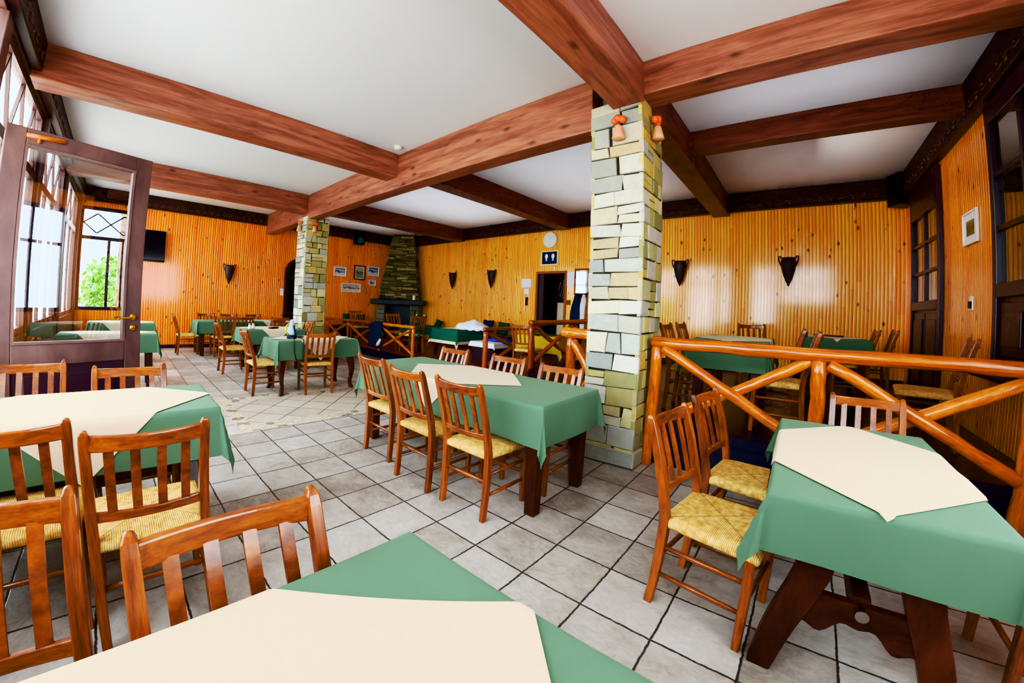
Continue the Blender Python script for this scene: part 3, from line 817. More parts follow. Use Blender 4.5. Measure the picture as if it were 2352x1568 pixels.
# local: +y into the corner, x along the face
bm = B(); wf = lambda z: 1.46-.42*0 if z < 1.3 else 1.46-(z-1.3)/(ZC-1.3)*.82
def tapered(bm, z0, z1, w0, w1, y0, y1, yb):
    loft(bm, [[(-w0/2, y0, z0), (w0/2, y0, z0), (w0/2, yb, z0), (-w0/2, yb, z0)], [(-w1/2, y1, z1), (w1/2, y1, z1), (w1/2, yb, z1), (-w1/2, yb, z1)]])
tapered(bm, 1.35, 3.64, 1.36, .66, .04, .42, .75); mk('chimney_core', bm, M['grout'], FP)
bm = B(); cl = bm.loops.layers.float_color.new('col'); rnd = random.Random(77)
PAL_F = [(112, 104, 74), (92, 88, 64), (130, 120, 84), (84, 78, 60), (148, 138, 100), (104, 92, 60), (76, 72, 58), (168, 158, 120)]
PAL_J = [(136, 132, 120), (118, 114, 104), (150, 146, 132)]
hz = 2.28
wall_stones(bm, cl, lambda u, z, d: (u, .04+.38*z/hz-d, 1.35+z), 1.36, hz, PAL_F, PAL_F, rnd, .04, .085, .12, .4, .03, 0, wf=lambda z: 1.36-.70*z/hz)
for s in (-1, 1):
    wall_stones(bm, cl, lambda u, z, d: (s*(.68-.35*z/hz+d), .40+.19*z/hz+u*(1-.4*z/hz), 1.35+z), .68, hz, PAL_F, PAL_F, rnd, .045, .09, .12, .35, .03, 0)
mk('chimney', bm, M['stone'], FP)
bm = B(); box(bm, -.86, .86, -.22, .5, 1.30, 1.47); mk('mantel', bm, M['black'], FP, bevel=.02)
for s in (-1, 1):
    bm = B(); cl = bm.loops.layers.float_color.new('col')
    cxs = s*.56
    wall_stones(bm, cl, lambda u, z, d: (cxs+u, -.02-d, z), .26, 1.3, PAL_J, PAL_J, rnd, .12, .2, .12, .3, .03, 0)
    wall_stones(bm, cl, lambda u, z, d: (cxs-.13-d, .25+u, z), .5, 1.3, PAL_J, PAL_J, rnd, .12, .2, .12, .3, .03, 0)
    wall_stones(bm, cl, lambda u, z, d: (cxs+.13+d, .25+u, z), .5, 1.3, PAL_J, PAL_J, rnd, .12, .2, .12, .3, .03, 0)
    box(bm, cxs-.12, cxs+.12, -.01, .5, 0, 1.3)
    for fc in bm.faces[-6:]:
        for lp in fc.loops: lp[cl] = (.08, .07, .05, 1)
    mk('jamb', bm, M['stone'], FP)
bm = B(); box(bm, -.43, .43, .42, .5, .0, 1.3); box(bm, -.43, .43, -.0, .42, 0, .52); mk('firebox', bm, M['black'], FP)
def on_fp(lx, ly, z):
    v = FP.matrix_basis @ Vector((lx, ly, z)); return (v.x, v.y, v.z)
bpy.context.view_layer.update()
bm = B(); lathe(bm, [(.02, 0), (.05, .0), (.06, .05), (.045, .11), (.05, .13), (.04, .132)], 12); o = mk('mantel_vase', bm, M['amphora'], None, True, loc=on_fp(-.55, -.05, 1.47)); tag(o, 'small dark pot on the end of the mantel nearer the photographs', 'pot')
bm = B(); lathe(bm, [(.03, 0), (.045, .0), (.05, .06), (.04, .1), (.055, .15), (.05, .152)], 12); o = mk('white_jug', bm, M['white'], None, True, loc=on_fp(.52, -.06, 1.47)); tag(o, 'small white jug on the end of the mantel shelf nearer the amphorae', 'jug')
bm = B(); lathe(bm, [(.03, 0), (.06, .0), (.07, .03), (.05, .07), (.02, .08)], 12); o = mk('mantel_bowl', bm, M['amphora'], None, True, loc=on_fp(.0, -.05, 1.47)); tag(o, 'small dark bowl at the middle of the mantel shelf', 'bowl')

# ------------------------------------------------------------------ amphorae on the walls
def make_amphora(label, loc, rz):
    t = thing('wall_amphora', label, 'amphora', loc, rz, 'dark clay amphorae hung on the boarded walls')   # local: -y out of the wall, origin at rim on the wall
    bm = B(); lathe(bm, [(.004, -.5), (.014, -.492), (.022, -.46), (.05, -.40), (.084, -.31), (.110, -.20), (.122, -.10), (.120, -.05), (.104, -.03), (.108, -.02), (.120, -.006), (.114, 0), (.096, -.004), (.01, -.01)], 20, (0, -.085, 0), 1, .72)
    mk('body', bm, M['amphora'], t, True, angle=.9)
    for s in (-1, 1):
        bm = B(); tube(bm, [(s*.105, -.085, -.012), (s*.135, -.085, .03), (s*.155, -.085, .025), (s*.156, -.085, -.03), (s*.135, -.085, -.10), (s*.114, -.085, -.14)], .011, 8); mk('handle', bm, M['amphora'], t, True)
    return t
am = make_amphora('dark clay amphora on the amber wall, closest to the fireplace chimney', (-8.63, YB, 2.36), 0)
dup(am, (-7.03, YB, 2.385), 0, 'dark clay amphora on the amber wall, between its twin and the doorway notice')
dup(am, (-2.02, YB, 2.44), 0, 'dark clay amphora on the back wall just beside the near stone pillar')
dup(am, (-.11, YB, 2.445), 0, 'dark clay amphora on the back wall above the fenced chairs, nearer the dark double door')
dup(am, (XL, 2.37, 2.17), PI/2, 'dark clay amphora on the red-orange wall above the wall tables')

# ------------------------------------------------------------------ pictures, clock, notices
def m_photo(name, sky, land, dark, sc=7.0):
    n = NT(name); o = n.sep(n.obj()); g = n.noise(n.obj(), sc, 4)
    f = n.math('ADD', n.math('MULTIPLY', o[2], 4.0), g)
    return n.fin(n.ramp(f, (.35, lin(*land)), (.5, lin(*dark)), (.62, lin(*land)), (.8, lin(*sky))), .3)
M['photo1'] = m_photo('photo_blue_hills', (120, 130, 150), (216, 220, 226), (50, 54, 70))
M['photo2'] = m_photo('photo_old_sepia', (186, 184, 158), (150, 150, 120), (80, 84, 66))
M['photo3'] = m_photo('photo_monochrome', (186, 180, 170), (214, 208, 198), (70, 66, 62), 11)
M['photo4'] = m_photo('photo_garden', (150, 150, 100), (120, 116, 70), (84, 80, 56), 5)
M['mat_white'] = M['paper']
def picture(name, label, loc, rz, w, h, fm, photo, border=.04, fw=.022, th=.025):
    t = thing(name, label, 'picture', loc, rz, 'framed pictures')      # local -y out
    bm = B()
    for a in ((-w/2, w/2, h/2-fw, h/2), (-w/2, w/2, -h/2, -h/2+fw), (-w/2, -w/2+fw, -h/2+fw, h/2-fw), (w/2-fw, w/2, -h/2+fw, h/2-fw)):
        box(bm, a[0], a[1], -th, -.001, a[2], a[3])
    mk('frame', bm, fm, t, bevel=.003)
    bm = B(); box(bm, -w/2+fw, w/2-fw, -.012, -.002, -h/2+fw, h/2-fw); mk('mount', bm, M['paper'], t)
    b = fw+border; bm = B(); box(bm, -w/2+b, w/2-b, -.014, -.011, -h/2+b, h/2-b); mk('print', bm, photo, t)
    return t
XW = XL
picture('picture_frame', 'white framed photograph on the orange wall, beside the far stone pillar', (XW, 5.65, 2.285), PI/2, .44, .31, M['white'], M['photo1'], .03)
picture('picture_frame', 'tall dark framed old photograph between two white frames', (XW, 6.35, 2.305), PI/2, .42, .48, M['dark_frame'], M['photo2'], .03, .04)
picture('picture_frame', 'white framed blue photograph, upper one beside the chimney', (XW, 6.87, 2.40), PI/2, .45, .33, M['white'], M['photo1'], .03)
picture('picture_frame', 'wide white framed black and white photograph, lowest on the wall', (XW, 6.07, 1.79), PI/2, .68, .29, M['white'], M['photo3'], .012)
picture('picture_frame', 'smallest white framed photograph beside the chimney', (XW, 6.85, 2.005), PI/2, .27, .2, M['white'], M['photo3'], .03)
p = picture('picture_frame', 'pale framed navy picture with two white portraits under the clock', (-5.175, YB, 2.655), 0, .49, .36, M['white'], M['navy_cloth'], .0, .025)
for dx in (-.09, .10):
    bm = B(); lathe(bm, [(.002, -.004), (.045, -.003), (.05, 0), (.002, .002)], 16); bmesh.ops.rotate(bm, verts=bm.verts[:], cent=(0, 0, 0), matrix=Matrix.Rotation(PI/2, 3, 'X'))
    bmesh.ops.scale(bm, verts=bm.verts[:], vec=(.9, 1, 1.25)); bmesh.ops.translate(bm, verts=bm.verts[:], vec=(dx, -.017, .04)); mk('portrait', bm, M['white'], p)
    bm = B(); box(bm, dx-.022, dx+.022, -.018, -.014, -.075, -.01); mk('collar', bm, M['bag'], p, bevel=.01)
picture('picture_frame', 'white framed small picture on the side wall between the dark door and dark window', (XR, 5.36, 2.35), -PI/2, .39, .33, M['white'], M['photo4'], .07, .02)
t = thing('wall_clock', 'round cream wall clock above the navy picture', 'clock', (-5.17, YB, 3.11))
bm = B(); lathe(bm, [(.19, 0), (.2, .01), (.2, .04), (.185, .05), (.17, .04)], 40); bmesh.ops.rotate(bm, verts=bm.verts[:], cent=(0, 0, 0), matrix=Matrix.Rotation(PI/2, 3, 'X')); mk('rim', bm, M['white'], t, True, angle=.5)
bm = B(); lathe(bm, [(.003, .0), (.185, .0), (.185, .035), (.003, .036)], 40); bmesh.ops.rotate(bm, verts=bm.verts[:], cent=(0, 0, 0), matrix=Matrix.Rotation(PI/2, 3, 'X')); nf = len(bm.faces)
for k in range(12):
    a = 2*PI*k/12; bar(bm, (.145*math.sin(a), -.038, .145*math.cos(a)), (.168*math.sin(a), -.038, .168*math.cos(a)), .008, .003)
bm.faces.ensure_lookup_table()
for fc in bm.faces[nf:]: fc.material_index = 1
mk('dial', bm, M['white'], t).data.materials.append(M['brown_cloth'])
bm = B(); bar(bm, (0, -.040, 0), (.075, -.040, .045), .009, .003); mk('hand', bm, M['brown_cloth'], t)
bm = B(); bar(bm, (0, -.042, 0), (-.03, -.042, .12), .006, .003); mk('hand', bm, M['brown_cloth'], t)
def sheet(name, label, cat, x0, x1, y, z0, z1, mat, th=.008):
    t = thing(name, label, cat, ((x0+x1)/2, y, (z0+z1)/2)); w, h = x1-x0, z1-z0
    bm = B(); box(bm, -w/2, w/2, -th, -.001, -h/2, h/2); mk('sheet', bm, mat, t, bevel=.002)
    bm = B(); lathe(bm, [(.004, 0), (.006, .003), (.002, .006)], 8); bmesh.ops.rotate(bm, verts=bm.verts[:], cent=(0, 0, 0), matrix=Matrix.Rotation(PI/2, 3, 'X')); bmesh.ops.translate(bm, verts=bm.verts[:], vec=(0, -th, h/2-.015)); mk('pin', bm, M['steel'], t, True)
sheet('wall_notice', 'white framed notice on the amber wall left of the doorway', 'notice', -6.02, -5.71, YB, 1.91, 2.14, M['paper'], .015)
sheet('wall_notice', 'small pale card below the white notice', 'notice', -5.93, -5.78, YB, 1.74, 1.88, M['paper'])
sheet('wall_notice', 'tall white paper on the boards right of the doorway', 'notice', -4.70, -4.44, YB, 1.95, 2.285, M['paper'])
bm = B()
for s in (0, 1): box(bm, -.05+.055*s, -.005+.055*s, -.03, -.001, -.06, .06)
o = mk('light_switch', bm, M['brown_cloth'], None, bevel=.004, loc=(-4.60, YB, 1.55)); tag(o, 'small brown double switch on the boards right of the doorway', 'switch')
bm = B(); box(bm, -.04, .04, -.02, -.001, -.11, .11); o = mk('thermostat', bm, M['dark_frame'], None, bevel=.004, loc=(-5.83, YB, 1.55)); tag(o, 'narrow dark fitting below the pale card', 'fitting')
t = thing('wall_socket', 'small white and dark socket on the side wall below the picture', 'socket', (XR, 5.365, 1.60), -PI/2)
bm = B(); box(bm, -.045, .045, -.014, -.001, -.07, .07); mk('plate', bm, M['white'], t, bevel=.003)
bm = B(); box(bm, -.025, .03, -.03, -.014, -.05, .02); mk('plug', bm, M['black'], t, bevel=.004)
t = thing('wall_switch', 'white wall switch on the orange wall near the arched niche', 'switch', (XL, 3.84, 1.53), PI/2)
bm = B(); box(bm, -.05, .05, -.02, -.001, -.1, .1); mk('plate', bm, M['white'], t, bevel=.004)
bm = B(); box(bm, -.02, .02, -.026, -.02, .02, .07); mk('toggle', bm, M['fringe'], t)
# mirror with wooden frame behind the near pillar
t = thing('wall_mirror', 'mirror with thin wooden frame on the back wall beside the near pillar', 'mirror', (-4.15, YB, 2.05))
bm = B()
for a in ((-.3, .3, .27, .31), (-.3, .3, -.31, -.27), (-.3, -.265, -.27, .27), (.265, .3, -.27, .27)): box(bm, a[0], a[1], -.03, -.001, a[2], a[3])
mk('frame', bm, M['brown_cloth'], t, bevel=.004)
n_ = NT('mirror_silver'); M['mirror'] = n_.fin((.85, .88, .9), .04, .5, 1.0)
bm = B(); box(bm, -.265, .265, -.014, -.002, -.27, .27); mk('glass', bm, M['mirror'], t)
# television
t = thing('television', 'flat black television on a bracket on the orange wall', 'television', (XL+.10, .60, 2.47), PI/2+.0)
bm = B(); box(bm, -.23, .23, -.05, 0, -.375, .375); mk('housing', bm, M['black'], t, bevel=.01)
bm = B(); box(bm, -.215, .215, -.054, -.05, -.33, .36); mk('screen', bm, M['screen'], t)
bm = B(); box(bm, -.06, .06, 0, .10, -.08, .08); mk('bracket', bm, M['black'], t)
# loudspeakers
def speaker(label, loc, rz, w, h, d, cone):
    t = thing('loudspeaker', label, 'loudspeaker', loc, rz)
    bm = B(); box(bm, -w/2, w/2, -d, 0, -h/2, h/2); mk('cabinet', bm, M['black'], t, bevel=.015)
    bm = B(); lathe(bm, [(.01, .012), (.05, .014), (.09, .0), (.1, .012), (.105, 0)], 20); bmesh.ops.rotate(bm, verts=bm.verts[:], cent=(0, 0, 0), matrix=Matrix.Rotation(PI/2, 3, 'X'))
    bmesh.ops.scale(bm, verts=bm.verts[:], vec=(w/.3, 1, w/.3)); bmesh.ops.translate(bm, verts=bm.verts[:], vec=(0, -d-.001, -h*.15)); mk('cone', bm, cone, t, True)
    bm = B(); box(bm, -.03, .03, -.02, .1, -.03, .03); mk('bracket', bm, M['black'], t)
M['teal'] = simple('teal_cone', (24, 92, 104), .25)
speaker('black loudspeaker with teal cone on the carved cornice above the photographs', (-11.24, 6.14, 3.38), PI/2, .30, .40, .22, M['teal'])
speaker('large black loudspeaker in the ceiling corner above the dark double door', (1.46, 7.96, 3.43), .5, .30, .50, .28, M['black'])
# smoke detector
t = thing('smoke_detector', 'small white smoke detector on the ceiling where two beams meet', 'smoke detector', (-4.66, 3.1, ZC))
bm = B(); lathe(bm, [(.005, -.045), (.04, -.045), (.055, -.03), (.06, -.012), (.065, 0)], 18); mk('body', bm, M['white'], t, True)
bm = B(); lathe(bm, [(.07, -.008), (.08, -.006), (.08, 0), (.07, 0)], 18); mk('base', bm, M['white'], t, True)

# arched dark niche on the left wall, behind the far pillar
t = thing('arched_niche', 'tall dark arched wooden niche behind the far stone pillar', 'niche', (XL, 4.25, 0), PI/2)
bm = B(); prof = [(-.36, .0), (-.36, 1.95)]+[(-.36*math.cos(a), 2.1+.42*math.sin(a)) for a in [PI*k/10 for k in range(0, 11)]]+[(.36, 1.95), (.36, 0)]
inner = [(x*.78, z if z < 1 else z-.09) for x, z in prof]
vo = [[bm.verts.new((x, y, z)) for x, z in prof] for y in (-.08, -.001)]; vi = [[bm.verts.new((x, y, z)) for x, z in inner] for y in (-.08, -.001)]
for i in range(len(prof)-1):
    bm.faces.new((vo[0][i], vo[0][i+1], vi[0][i+1], vi[0][i])); bm.faces.new((vo[0][i], vo[0][i+1], vo[1][i+1], vo[1][i])); bm.faces.new((vi[0][i], vi[0][i+1], vi[1][i+1], vi[1][i]))
mk('surround', bm, M['table'], t)
bm = B(); a = [bm.verts.new((x, -.01, z)) for x, z in inner]; bm.faces.new(a); mk('back_panel', bm, M['black'], t)
for z in (1.93, .9):
    bm = B(); box(bm, -.28, .28, -.07, -.01, z, z+.05); mk('shelf', bm, M['table'], t)

# ------------------------------------------------------------------ objects on the tables
t = thing('tapered_bag', 'pale blue tapered bag with dark strap hanging over the table edge', 'bag', (-5.66, 2.08, TOP+.007), 0)
bm = B(); rings = []
for z, w, d in ((.05, .062, .05), (.1, .06, .048), (.2, .042, .034), (.26, .024, .02), (.28, .012, .012)):
    rings.append([(d*math.cos(a), w*math.sin(a), z) for a in [2*PI*k/16 for k in range(16)]])
loft(bm, rings); mk('body', bm, M['bag'], t, True)
bm = B(); lathe(bm, [(.01, 0), (.068, 0), (.07, .03), (.064, .055)], 16); mk('base', bm, M['navy_cloth'], t, True)
bm = B(); tube(bm, [(.03, -.055, .06), (.05, -.10, .10), (.04, -.105, .17), (.01, -.045, .22)], .012, 8); mk('handle', bm, M['lime'], t, True)
bm = B(); tube(bm, [(.05, .01, .2), (.06, .03, .1), (.06, .05, .03)], .012, 6); mk('trim_band', bm, M['navy_cloth'], t, True)
bm = B(); tube(bm, [(.03, -.05, .03), (.24, -.062, .025), (.285, -.062, .0), (.295, -.06, -.15), (.30, -.03, -.28), (.305, .02, -.31), (.30, .06, -.27), (.295, .075, -.12), (.285, .075, .0), (.24, .072, .025), (.03, .05, .03)], .0075, 6); mk('strap', bm, M['black'], t, True)
bm = B(); box(bm, -.04, .04, -.06, .06, 0, .014); o = mk('phone', bm, M['black'], None, bevel=.003, loc=(-5.85, 2.27, TOP+.007)); tag(o, 'dark flat phone beside the blue bag', 'phone')
def shaker(loc, label):
    t = thing('shaker', label, 'shaker', loc, 0, 'white shakers')
    bm = B(); lathe(bm, [(.005, 0), (.028, 0), (.03, .03), (.022, .075)], 12); mk('body', bm, M['white'], t, True)
    bm = B(); lathe(bm, [(.022, .075), (.023, .09), (.012, .102), (.002, .103)], 12); mk('cap', bm, M['steel'], t, True)
shaker((-7.5, 1.97, TOP+.007), 'white shaker, the pair\'s one nearer the dark end chair')
shaker((-7.56, 2.05, TOP+.007), 'shaker standing just behind its twin on the shaker table')
t = thing('spectacles_case', 'long dark case lying on the shaker table', 'case', (-7.55, 2.42, TOP+.007), .6)
bm = B(); box(bm, -.04, .04, -.11, .11, 0, .03); mk('shell', bm, M['black'], t, bevel=.012)
bm = B(); box(bm, -.041, .041, -.111, .111, .014, .018); mk('seam', bm, M['navy_cloth'], t)
bm = B(); box(bm, -.06, .06, -.18, .18, 0, .02); o = mk('folded_menu', bm, M['dark_frame'], None, bevel=.004, loc=(.45, 6.8, PZ+TOP+.007)); o.rotation_euler = (0, 0, 1.2); tag(o, 'dark folder lying on the far platform table', 'menu folder')

# ------------------------------------------------------------------ benches, cushions, cloth covered furniture at the back
def bench(label, x0, x1, y0, y1, z, face):
    t = thing('wall_bench', label, 'bench', ((x0+x1)/2, (y0+y1)/2, P2)); w, d = (x1-x0)/2, (y1-y0)/2; h = z-P2
    bm = B(); box(bm, -w, w, -d, d, h-.05, h); mk('seat_board', bm, M['door_wood'], t, bevel=.008)
    bm = B(); box(bm, -w+.02, w-.02, -d+.05, d-.0, 0, h-.05); mk('base_panel', bm, M['black'], t)
bench('dark wall bench along the amber wall beside the fireplace', -9.3, -6.2, 7.66, 8.08, .62, 'y')
bench('dark wall bench under the framed photographs', XL+.02, XL+.46, 5.3, 7.0, .60, 'x')
def cushion(label, loc, rot, mat, s=.31):
    bm = B(); N = 10; vs = {}
    for sgn in (-1, 1):
        for j in range(N+1):
            for i in range(N+1):
                a, b = -1+2*i/N, -1+2*j/N
                if sgn == 1 and (i in (0, N) or j in (0, N)): vs[(1, i, j)] = vs[(-1, i, j)]; continue
                th = .055*((1-a**4)*(1-b**4))**.6
                k = 1-.06*(1-abs(a*b))*max(abs(a), abs(b))**4
                vs[(sgn, i, j)] = bm.verts.new((a*s/2*k, sgn*th, b*s/2*k))
    for sgn in (-1, 1):
        for j in range(N):
            for i in range(N):
                q = [vs[(sgn, i, j)], vs[(sgn, i+1, j)], vs[(sgn, i+1, j+1)], vs[(sgn, i, j+1)]]
                bm.faces.new(q if sgn < 0 else list(reversed(q)))
    o = mk('cushion', bm, mat, None, True, loc=loc); o.rotation_euler = rot; tag(o, label, 'cushion', 'cushions on the wall benches')
cushion('dark green cushion leaning on the amber wall beside the fireplace', (-9.02, 7.86, .76), (-.25, .35, .3), M['green_cushion'], .25)
cushion('navy cushion behind the white linen bundle', (-6.95, 7.86, .80), (-.2, 0, 0), M['navy_cloth'], .40)
cushion('dark green cushion to the right of the white linen bundle', (-6.35, 7.8, .80), (-.2, .08, .2), M['green_cushion'], .34)
cushion('dark green cushion under the photographs, nearer the far pillar', (XL+.16, 5.9, .80), (-.2, 0, PI/2), M['green_cushion'])
cushion('dark green cushion under the photographs, nearer the fireplace', (XL+.16, 6.38, .79), (-.2, 0, PI/2), M['green_cushion'])

# green cloth with cream border on a low table
t = thing('low_table', 'low dark table under the fringed dark green cloth', 'table', (-6.42, 6.2, P2), 0)
bm = B(); box(bm, -.42, .42, -.42, .42, .60, .635); mk('tabletop', bm, M['table'], t)
for sx in (-1, 1):
    for sy in (-1, 1): bm = B(); box(bm, sx*.36-.03, sx*.36+.03, sy*.36-.03, sy*.36+.03, 0, .6); mk('leg', bm, M['table'], t)
f = cloth_fn(.85, .85, .3, .64, 201)
o = mk('fringed_cloth', cloth_mesh(f, .85, .85, .3, 8, 8), M['dark_green_cloth'], None, True); o.location = (-6.42, 6.2, P2); tag(o, 'dark green cloth with cream fringe hanging in points over the low table', 'cloth')
bm = B()
L = .425+.3
cor = [(-L, -L), (L, -L), (L, L), (-L, L)]
for i in range(4):
    a, b = cor[i], cor[(i+1) % 4]
    prev = None
    for k in range(41):
        q = k/40; u, v = a[0]+(b[0]-a[0])*q, a[1]+(b[1]-a[1])*q; s = .94
        p0 = Vector(f(u*s, v*s, .004)); p1 = Vector(f(u*1.03, v*1.03, .004))
        cur = (bm.verts.new(p0), bm.verts.new(p1))
        if prev: bm.faces.new((prev[0], cur[0], cur[1], prev[1]))
        prev = cur
fr_ = mk('fringe', bm, M['fringe'], o, True)
bm = runner_mesh(f, .62, off=.006, yaw=0.3, L=.85, W=.85); o = mk('table_runner', bm, M['cream_cloth'], None, True); o.location = (-6.42, 6.2, P2); tag(o, 'small cream cloth over the fringed green cloth', 'table runner')
bm = B(); N = 18; g = []
rl = random.Random(5)
for j in range(N+1):
    row = []
    for i in range(N+1):
        a, b = -1+2*i/N, -1+2*j/N; r = min(1, math.hypot(a, b)); k = max(abs(a), abs(b))/max(r, 1e-6) if r > 0 else 1
        x, y = a/max(1, math.hypot(a, b))*.52 if math.hypot(a, b) > 1 else a*.52, b/max(1, math.hypot(a, b))*.30 if math.hypot(a, b) > 1 else b*.30
        row.append(bm.verts.new((x, y, .19*(1-r**2)**.6*(1+.22*math.sin(5*a+1)*math.cos(4*b))+.012*math.sin(13*a+7*b))))
    g.append(row)
for j in range(N):
    for i in range(N): bm.faces.new((g[j][i], g[j][i+1], g[j+1][i+1], g[j+1][i]))
o = mk('linen_bundle', bm, M['white_cloth'], None, True, loc=(-6.08, 6.34, P2+.645)); tag(o, 'crumpled white linen bundle heaped on the low green-covered table', 'linen')
# dark chest with white cloth
t = thing('dark_chest', 'dark brown chest beside the fringed green cloth', 'chest', (-5.1, 5.95, P2))
bm = B(); box(bm, -.30, .30, -.32, .32, .0, .46); mk('body', bm, M['table'], t, bevel=.01)
bm = B(); box(bm, -.24, .24, -.33, -.318, .06, .38); mk('front_panel', bm, M['dark_frame'], t, bevel=.004)
f2 = cloth_fn(.64, .68, .1, .475, 301)
o = mk('white_cover', cloth_mesh(f2, .64, .68, .1, 8, 8, 5), M['white_cloth'], None, True, loc=(-5.1, 5.95, P2)); tag(o, 'white patterned cloth covering the dark chest', 'cloth')
bm = B(); g = []
for j in range(9):
    row = []
    for i in range(13): row.append(bm.verts.new((-.28+.56*i/12, -.16+.32*j/8, .05+.025*math.sin(i*.9+j)*(1-abs(j-4)/5)-(.045 if i in (0, 12) or j in (0, 8) else 0))))
    g.append(row)
for j in range(8):
    for i in range(12): bm.faces.new((g[j][i], g[j][i+1], g[j+1][i+1], g[j+1][i]))
o = mk('folded_cloth', bm, M['blue_cloth'], None, True, loc=(-5.05, 6.05, P2+.485)); tag(o, 'bright blue folded cloth on the white covered chest', 'cloth')
# mustard cloth table with ladder-backed chair
t = thing('side_table', 'small table hidden under the mustard cloth', 'table', (-4.2, 6.5, P2), .2)
bm = B(); box(bm, -.42, .42, -.38, .38, .62, .66); mk('tabletop', bm, M['table'], t)
for sx in (-1, 1):
    for sy in (-1, 1): bm = B(); box(bm, sx*.36-.025, sx*.36+.025, sy*.32-.025, sy*.32+.025, 0, .62); mk('leg', bm, M['table'], t)
f3 = cloth_fn(.85, .77, .32, .665, 401)
o = mk('mustard_cloth', cloth_mesh(f3, .85, .77, .32, 8, 8), M['yellow_cloth'], None, True); o.location = (-4.2, 6.5, P2); o.rotation_euler = (0, 0, .2); tag(o, 'mustard yellow tablecloth behind the crossed log braces', 'tablecloth')
o = mk('table_runner', runner_mesh(f3, .55, yaw=PI/4, L=.85, W=.77), M['dark_green_cloth'], None, True); o.location = (-4.2, 6.5, P2); o.rotation_euler = (0, 0, .2); tag(o, 'dark green square cloth on the mustard cloth', 'table runner')
chair(-4.05, 5.72, FY+12, 'orange wooden chair in front of the mustard cloth behind the dark log fence', 'chairs on the lower platform', P2)
chair(-8.15, 5.75, FX, 'wooden chair by the navy jacket, behind the log fence before the fireplace', 'chairs on the lower platform', P2)
chair(-7.42, 5.62, FmX, 'wooden chair behind the end post of the log fence in front of the fireplace', 'chairs on the lower platform', P2)
chair(-10.1, 5.75, FX, 'dark chair behind the reddish log fence beside the far pillar', 'chairs on the lower platform', P2)
t = thing('small_table', 'small table with green cloth standing before the fireplace', 'table', (-7.58, 6.05, P2))
bm = B(); box(bm, -.34, .34, -.34, .34, .6, .635); mk('tabletop', bm, M['table'], t)
for sx in (-1, 1):
    for sy in (-1, 1): bm = B(); box(bm, sx*.28-.025, sx*.28+.025, sy*.28-.025, sy*.28+.025, 0, .6); mk('leg', bm, M['table'], t)
f4 = cloth_fn(.69, .69, .2, .64, 501)
o = mk('tablecloth', cloth_mesh(f4, .69, .69, .2, 7, 7), M['dark_green_cloth'], None, True, loc=(-7.58, 6.05, P2)); tag(o, 'dark green tablecloth on the small table before the fireplace', 'tablecloth')
def bottle(loc, label):
    t = thing('bottle', label, 'bottle', loc, 0, 'bottles on the small table')
    bm = B(); lathe(bm, [(.005, 0), (.032, 0), (.034, .02), (.034, .15), (.02, .19), (.012, .21), (.012, .245)], 12); mk('body', bm, M['bottle'], t, True)
    bm = B(); lathe(bm, [(.014, .24), (.014, .275), (.003, .277)], 10); mk('cap', bm, M['white'], t, True)
bottle((-7.68, 5.95, P2+.645), 'dark bottle with white cap, the one nearer the navy jacket')
bottle((-7.42, 5.98, P2+.645), 'dark bottle with white cap, the one nearer the end post')

# navy jacket over the fence
bm = B(); rj = random.Random(3); N1, N2 = 14, 16; g = []
for j in range(N2+1):
    row = []; q = j/N2
    for i in range(N1+1):
        a = -1+2*i/N1
        w = .24+.05*math.sin(q*PI*2.2)+(.06 if q > .4 else 0)
        s = (q-.28)*.92                                  # distance over the rail
        if s < 0: y, z = .055+.01*math.sin(6*a), -abs(s)*.95
        else: y, z = -.06-.02*math.sin(7*a+q*3)-.03*q, -s
        row.append(bm.verts.new((a*w+.03*math.sin(q*9+a), y, z+.05-.012*a*a+.01*math.sin(4*a+q*5))))
    g.append(row)
for j in range(N2):
    for i in range(N1): bm.faces.new((g[j][i], g[j][i+1], g[j+1][i+1], g[j+1][i]))
t = thing('jacket', 'navy jacket with pale lining hung over the log fence before the fireplace', 'jacket', (-8.15, 5.14, .86))
o = mk('shell', bm, M['navy_cloth'], t, True); md = o.modifiers.new('solid', 'SOLIDIFY'); md.thickness = .02
bm = B(); tube(bm, [(.12, -.10, -.55), (.2, -.11, -.5), (.27, -.10, -.38)], [.03, .05, .03], 8); mk('lining', bm, M['fringe'], t, True)

# coats by the doorway
t = thing('coat_rack', 'wooden wall rack with pegs beside the near pillar', 'coat rack', (-4.1, YB, 1.72))
bm = B(); box(bm, -.32, .32, -.03, -.001, -.05, .05); mk('board', bm, M['table'], t, bevel=.004)
for k in range(4): bm = B(); tube(bm, [(-.22+.15*k, -.03, 0), (-.22+.15*k, -.09, .02)], .012, 8); mk('peg', bm, M['table'], t, True)
def coat(label, x, w, L, mat, seed):
    rr = random.Random(seed); bm = B(); rings = []
    for i in range(12):
        q = i/11; ww = w*(.35+.75*min(1, q*3.2)+.1*q); dd = .05+.03*math.sin(q*PI)
        rings.append([(ww*math.cos(a)*(1+.10*math.sin(5*a+q*3+seed)), dd*math.sin(a)*(1+.2*math.sin(4*a+seed)), -L*q) for a in [2*PI*k/20 for k in range(20)]])
    loft(bm, rings); o = mk('coat', bm, mat, None, True, loc=(x, YB-.14, 1.74)); tag(o, label, 'coat', 'coats on the rack')
coat('long blue coat hanging on the rack beside the doorway', -4.3, .13, 1.15, M['navy_cloth'], 1)
coat('white garment hanging between the blue coat and the brown coat', -4.12, .08, .85, M['white_cloth'], 2)
coat('brown coat hanging on the rack closest to the near pillar', -3.98, .11, 1.0, M['brown_cloth'], 3)

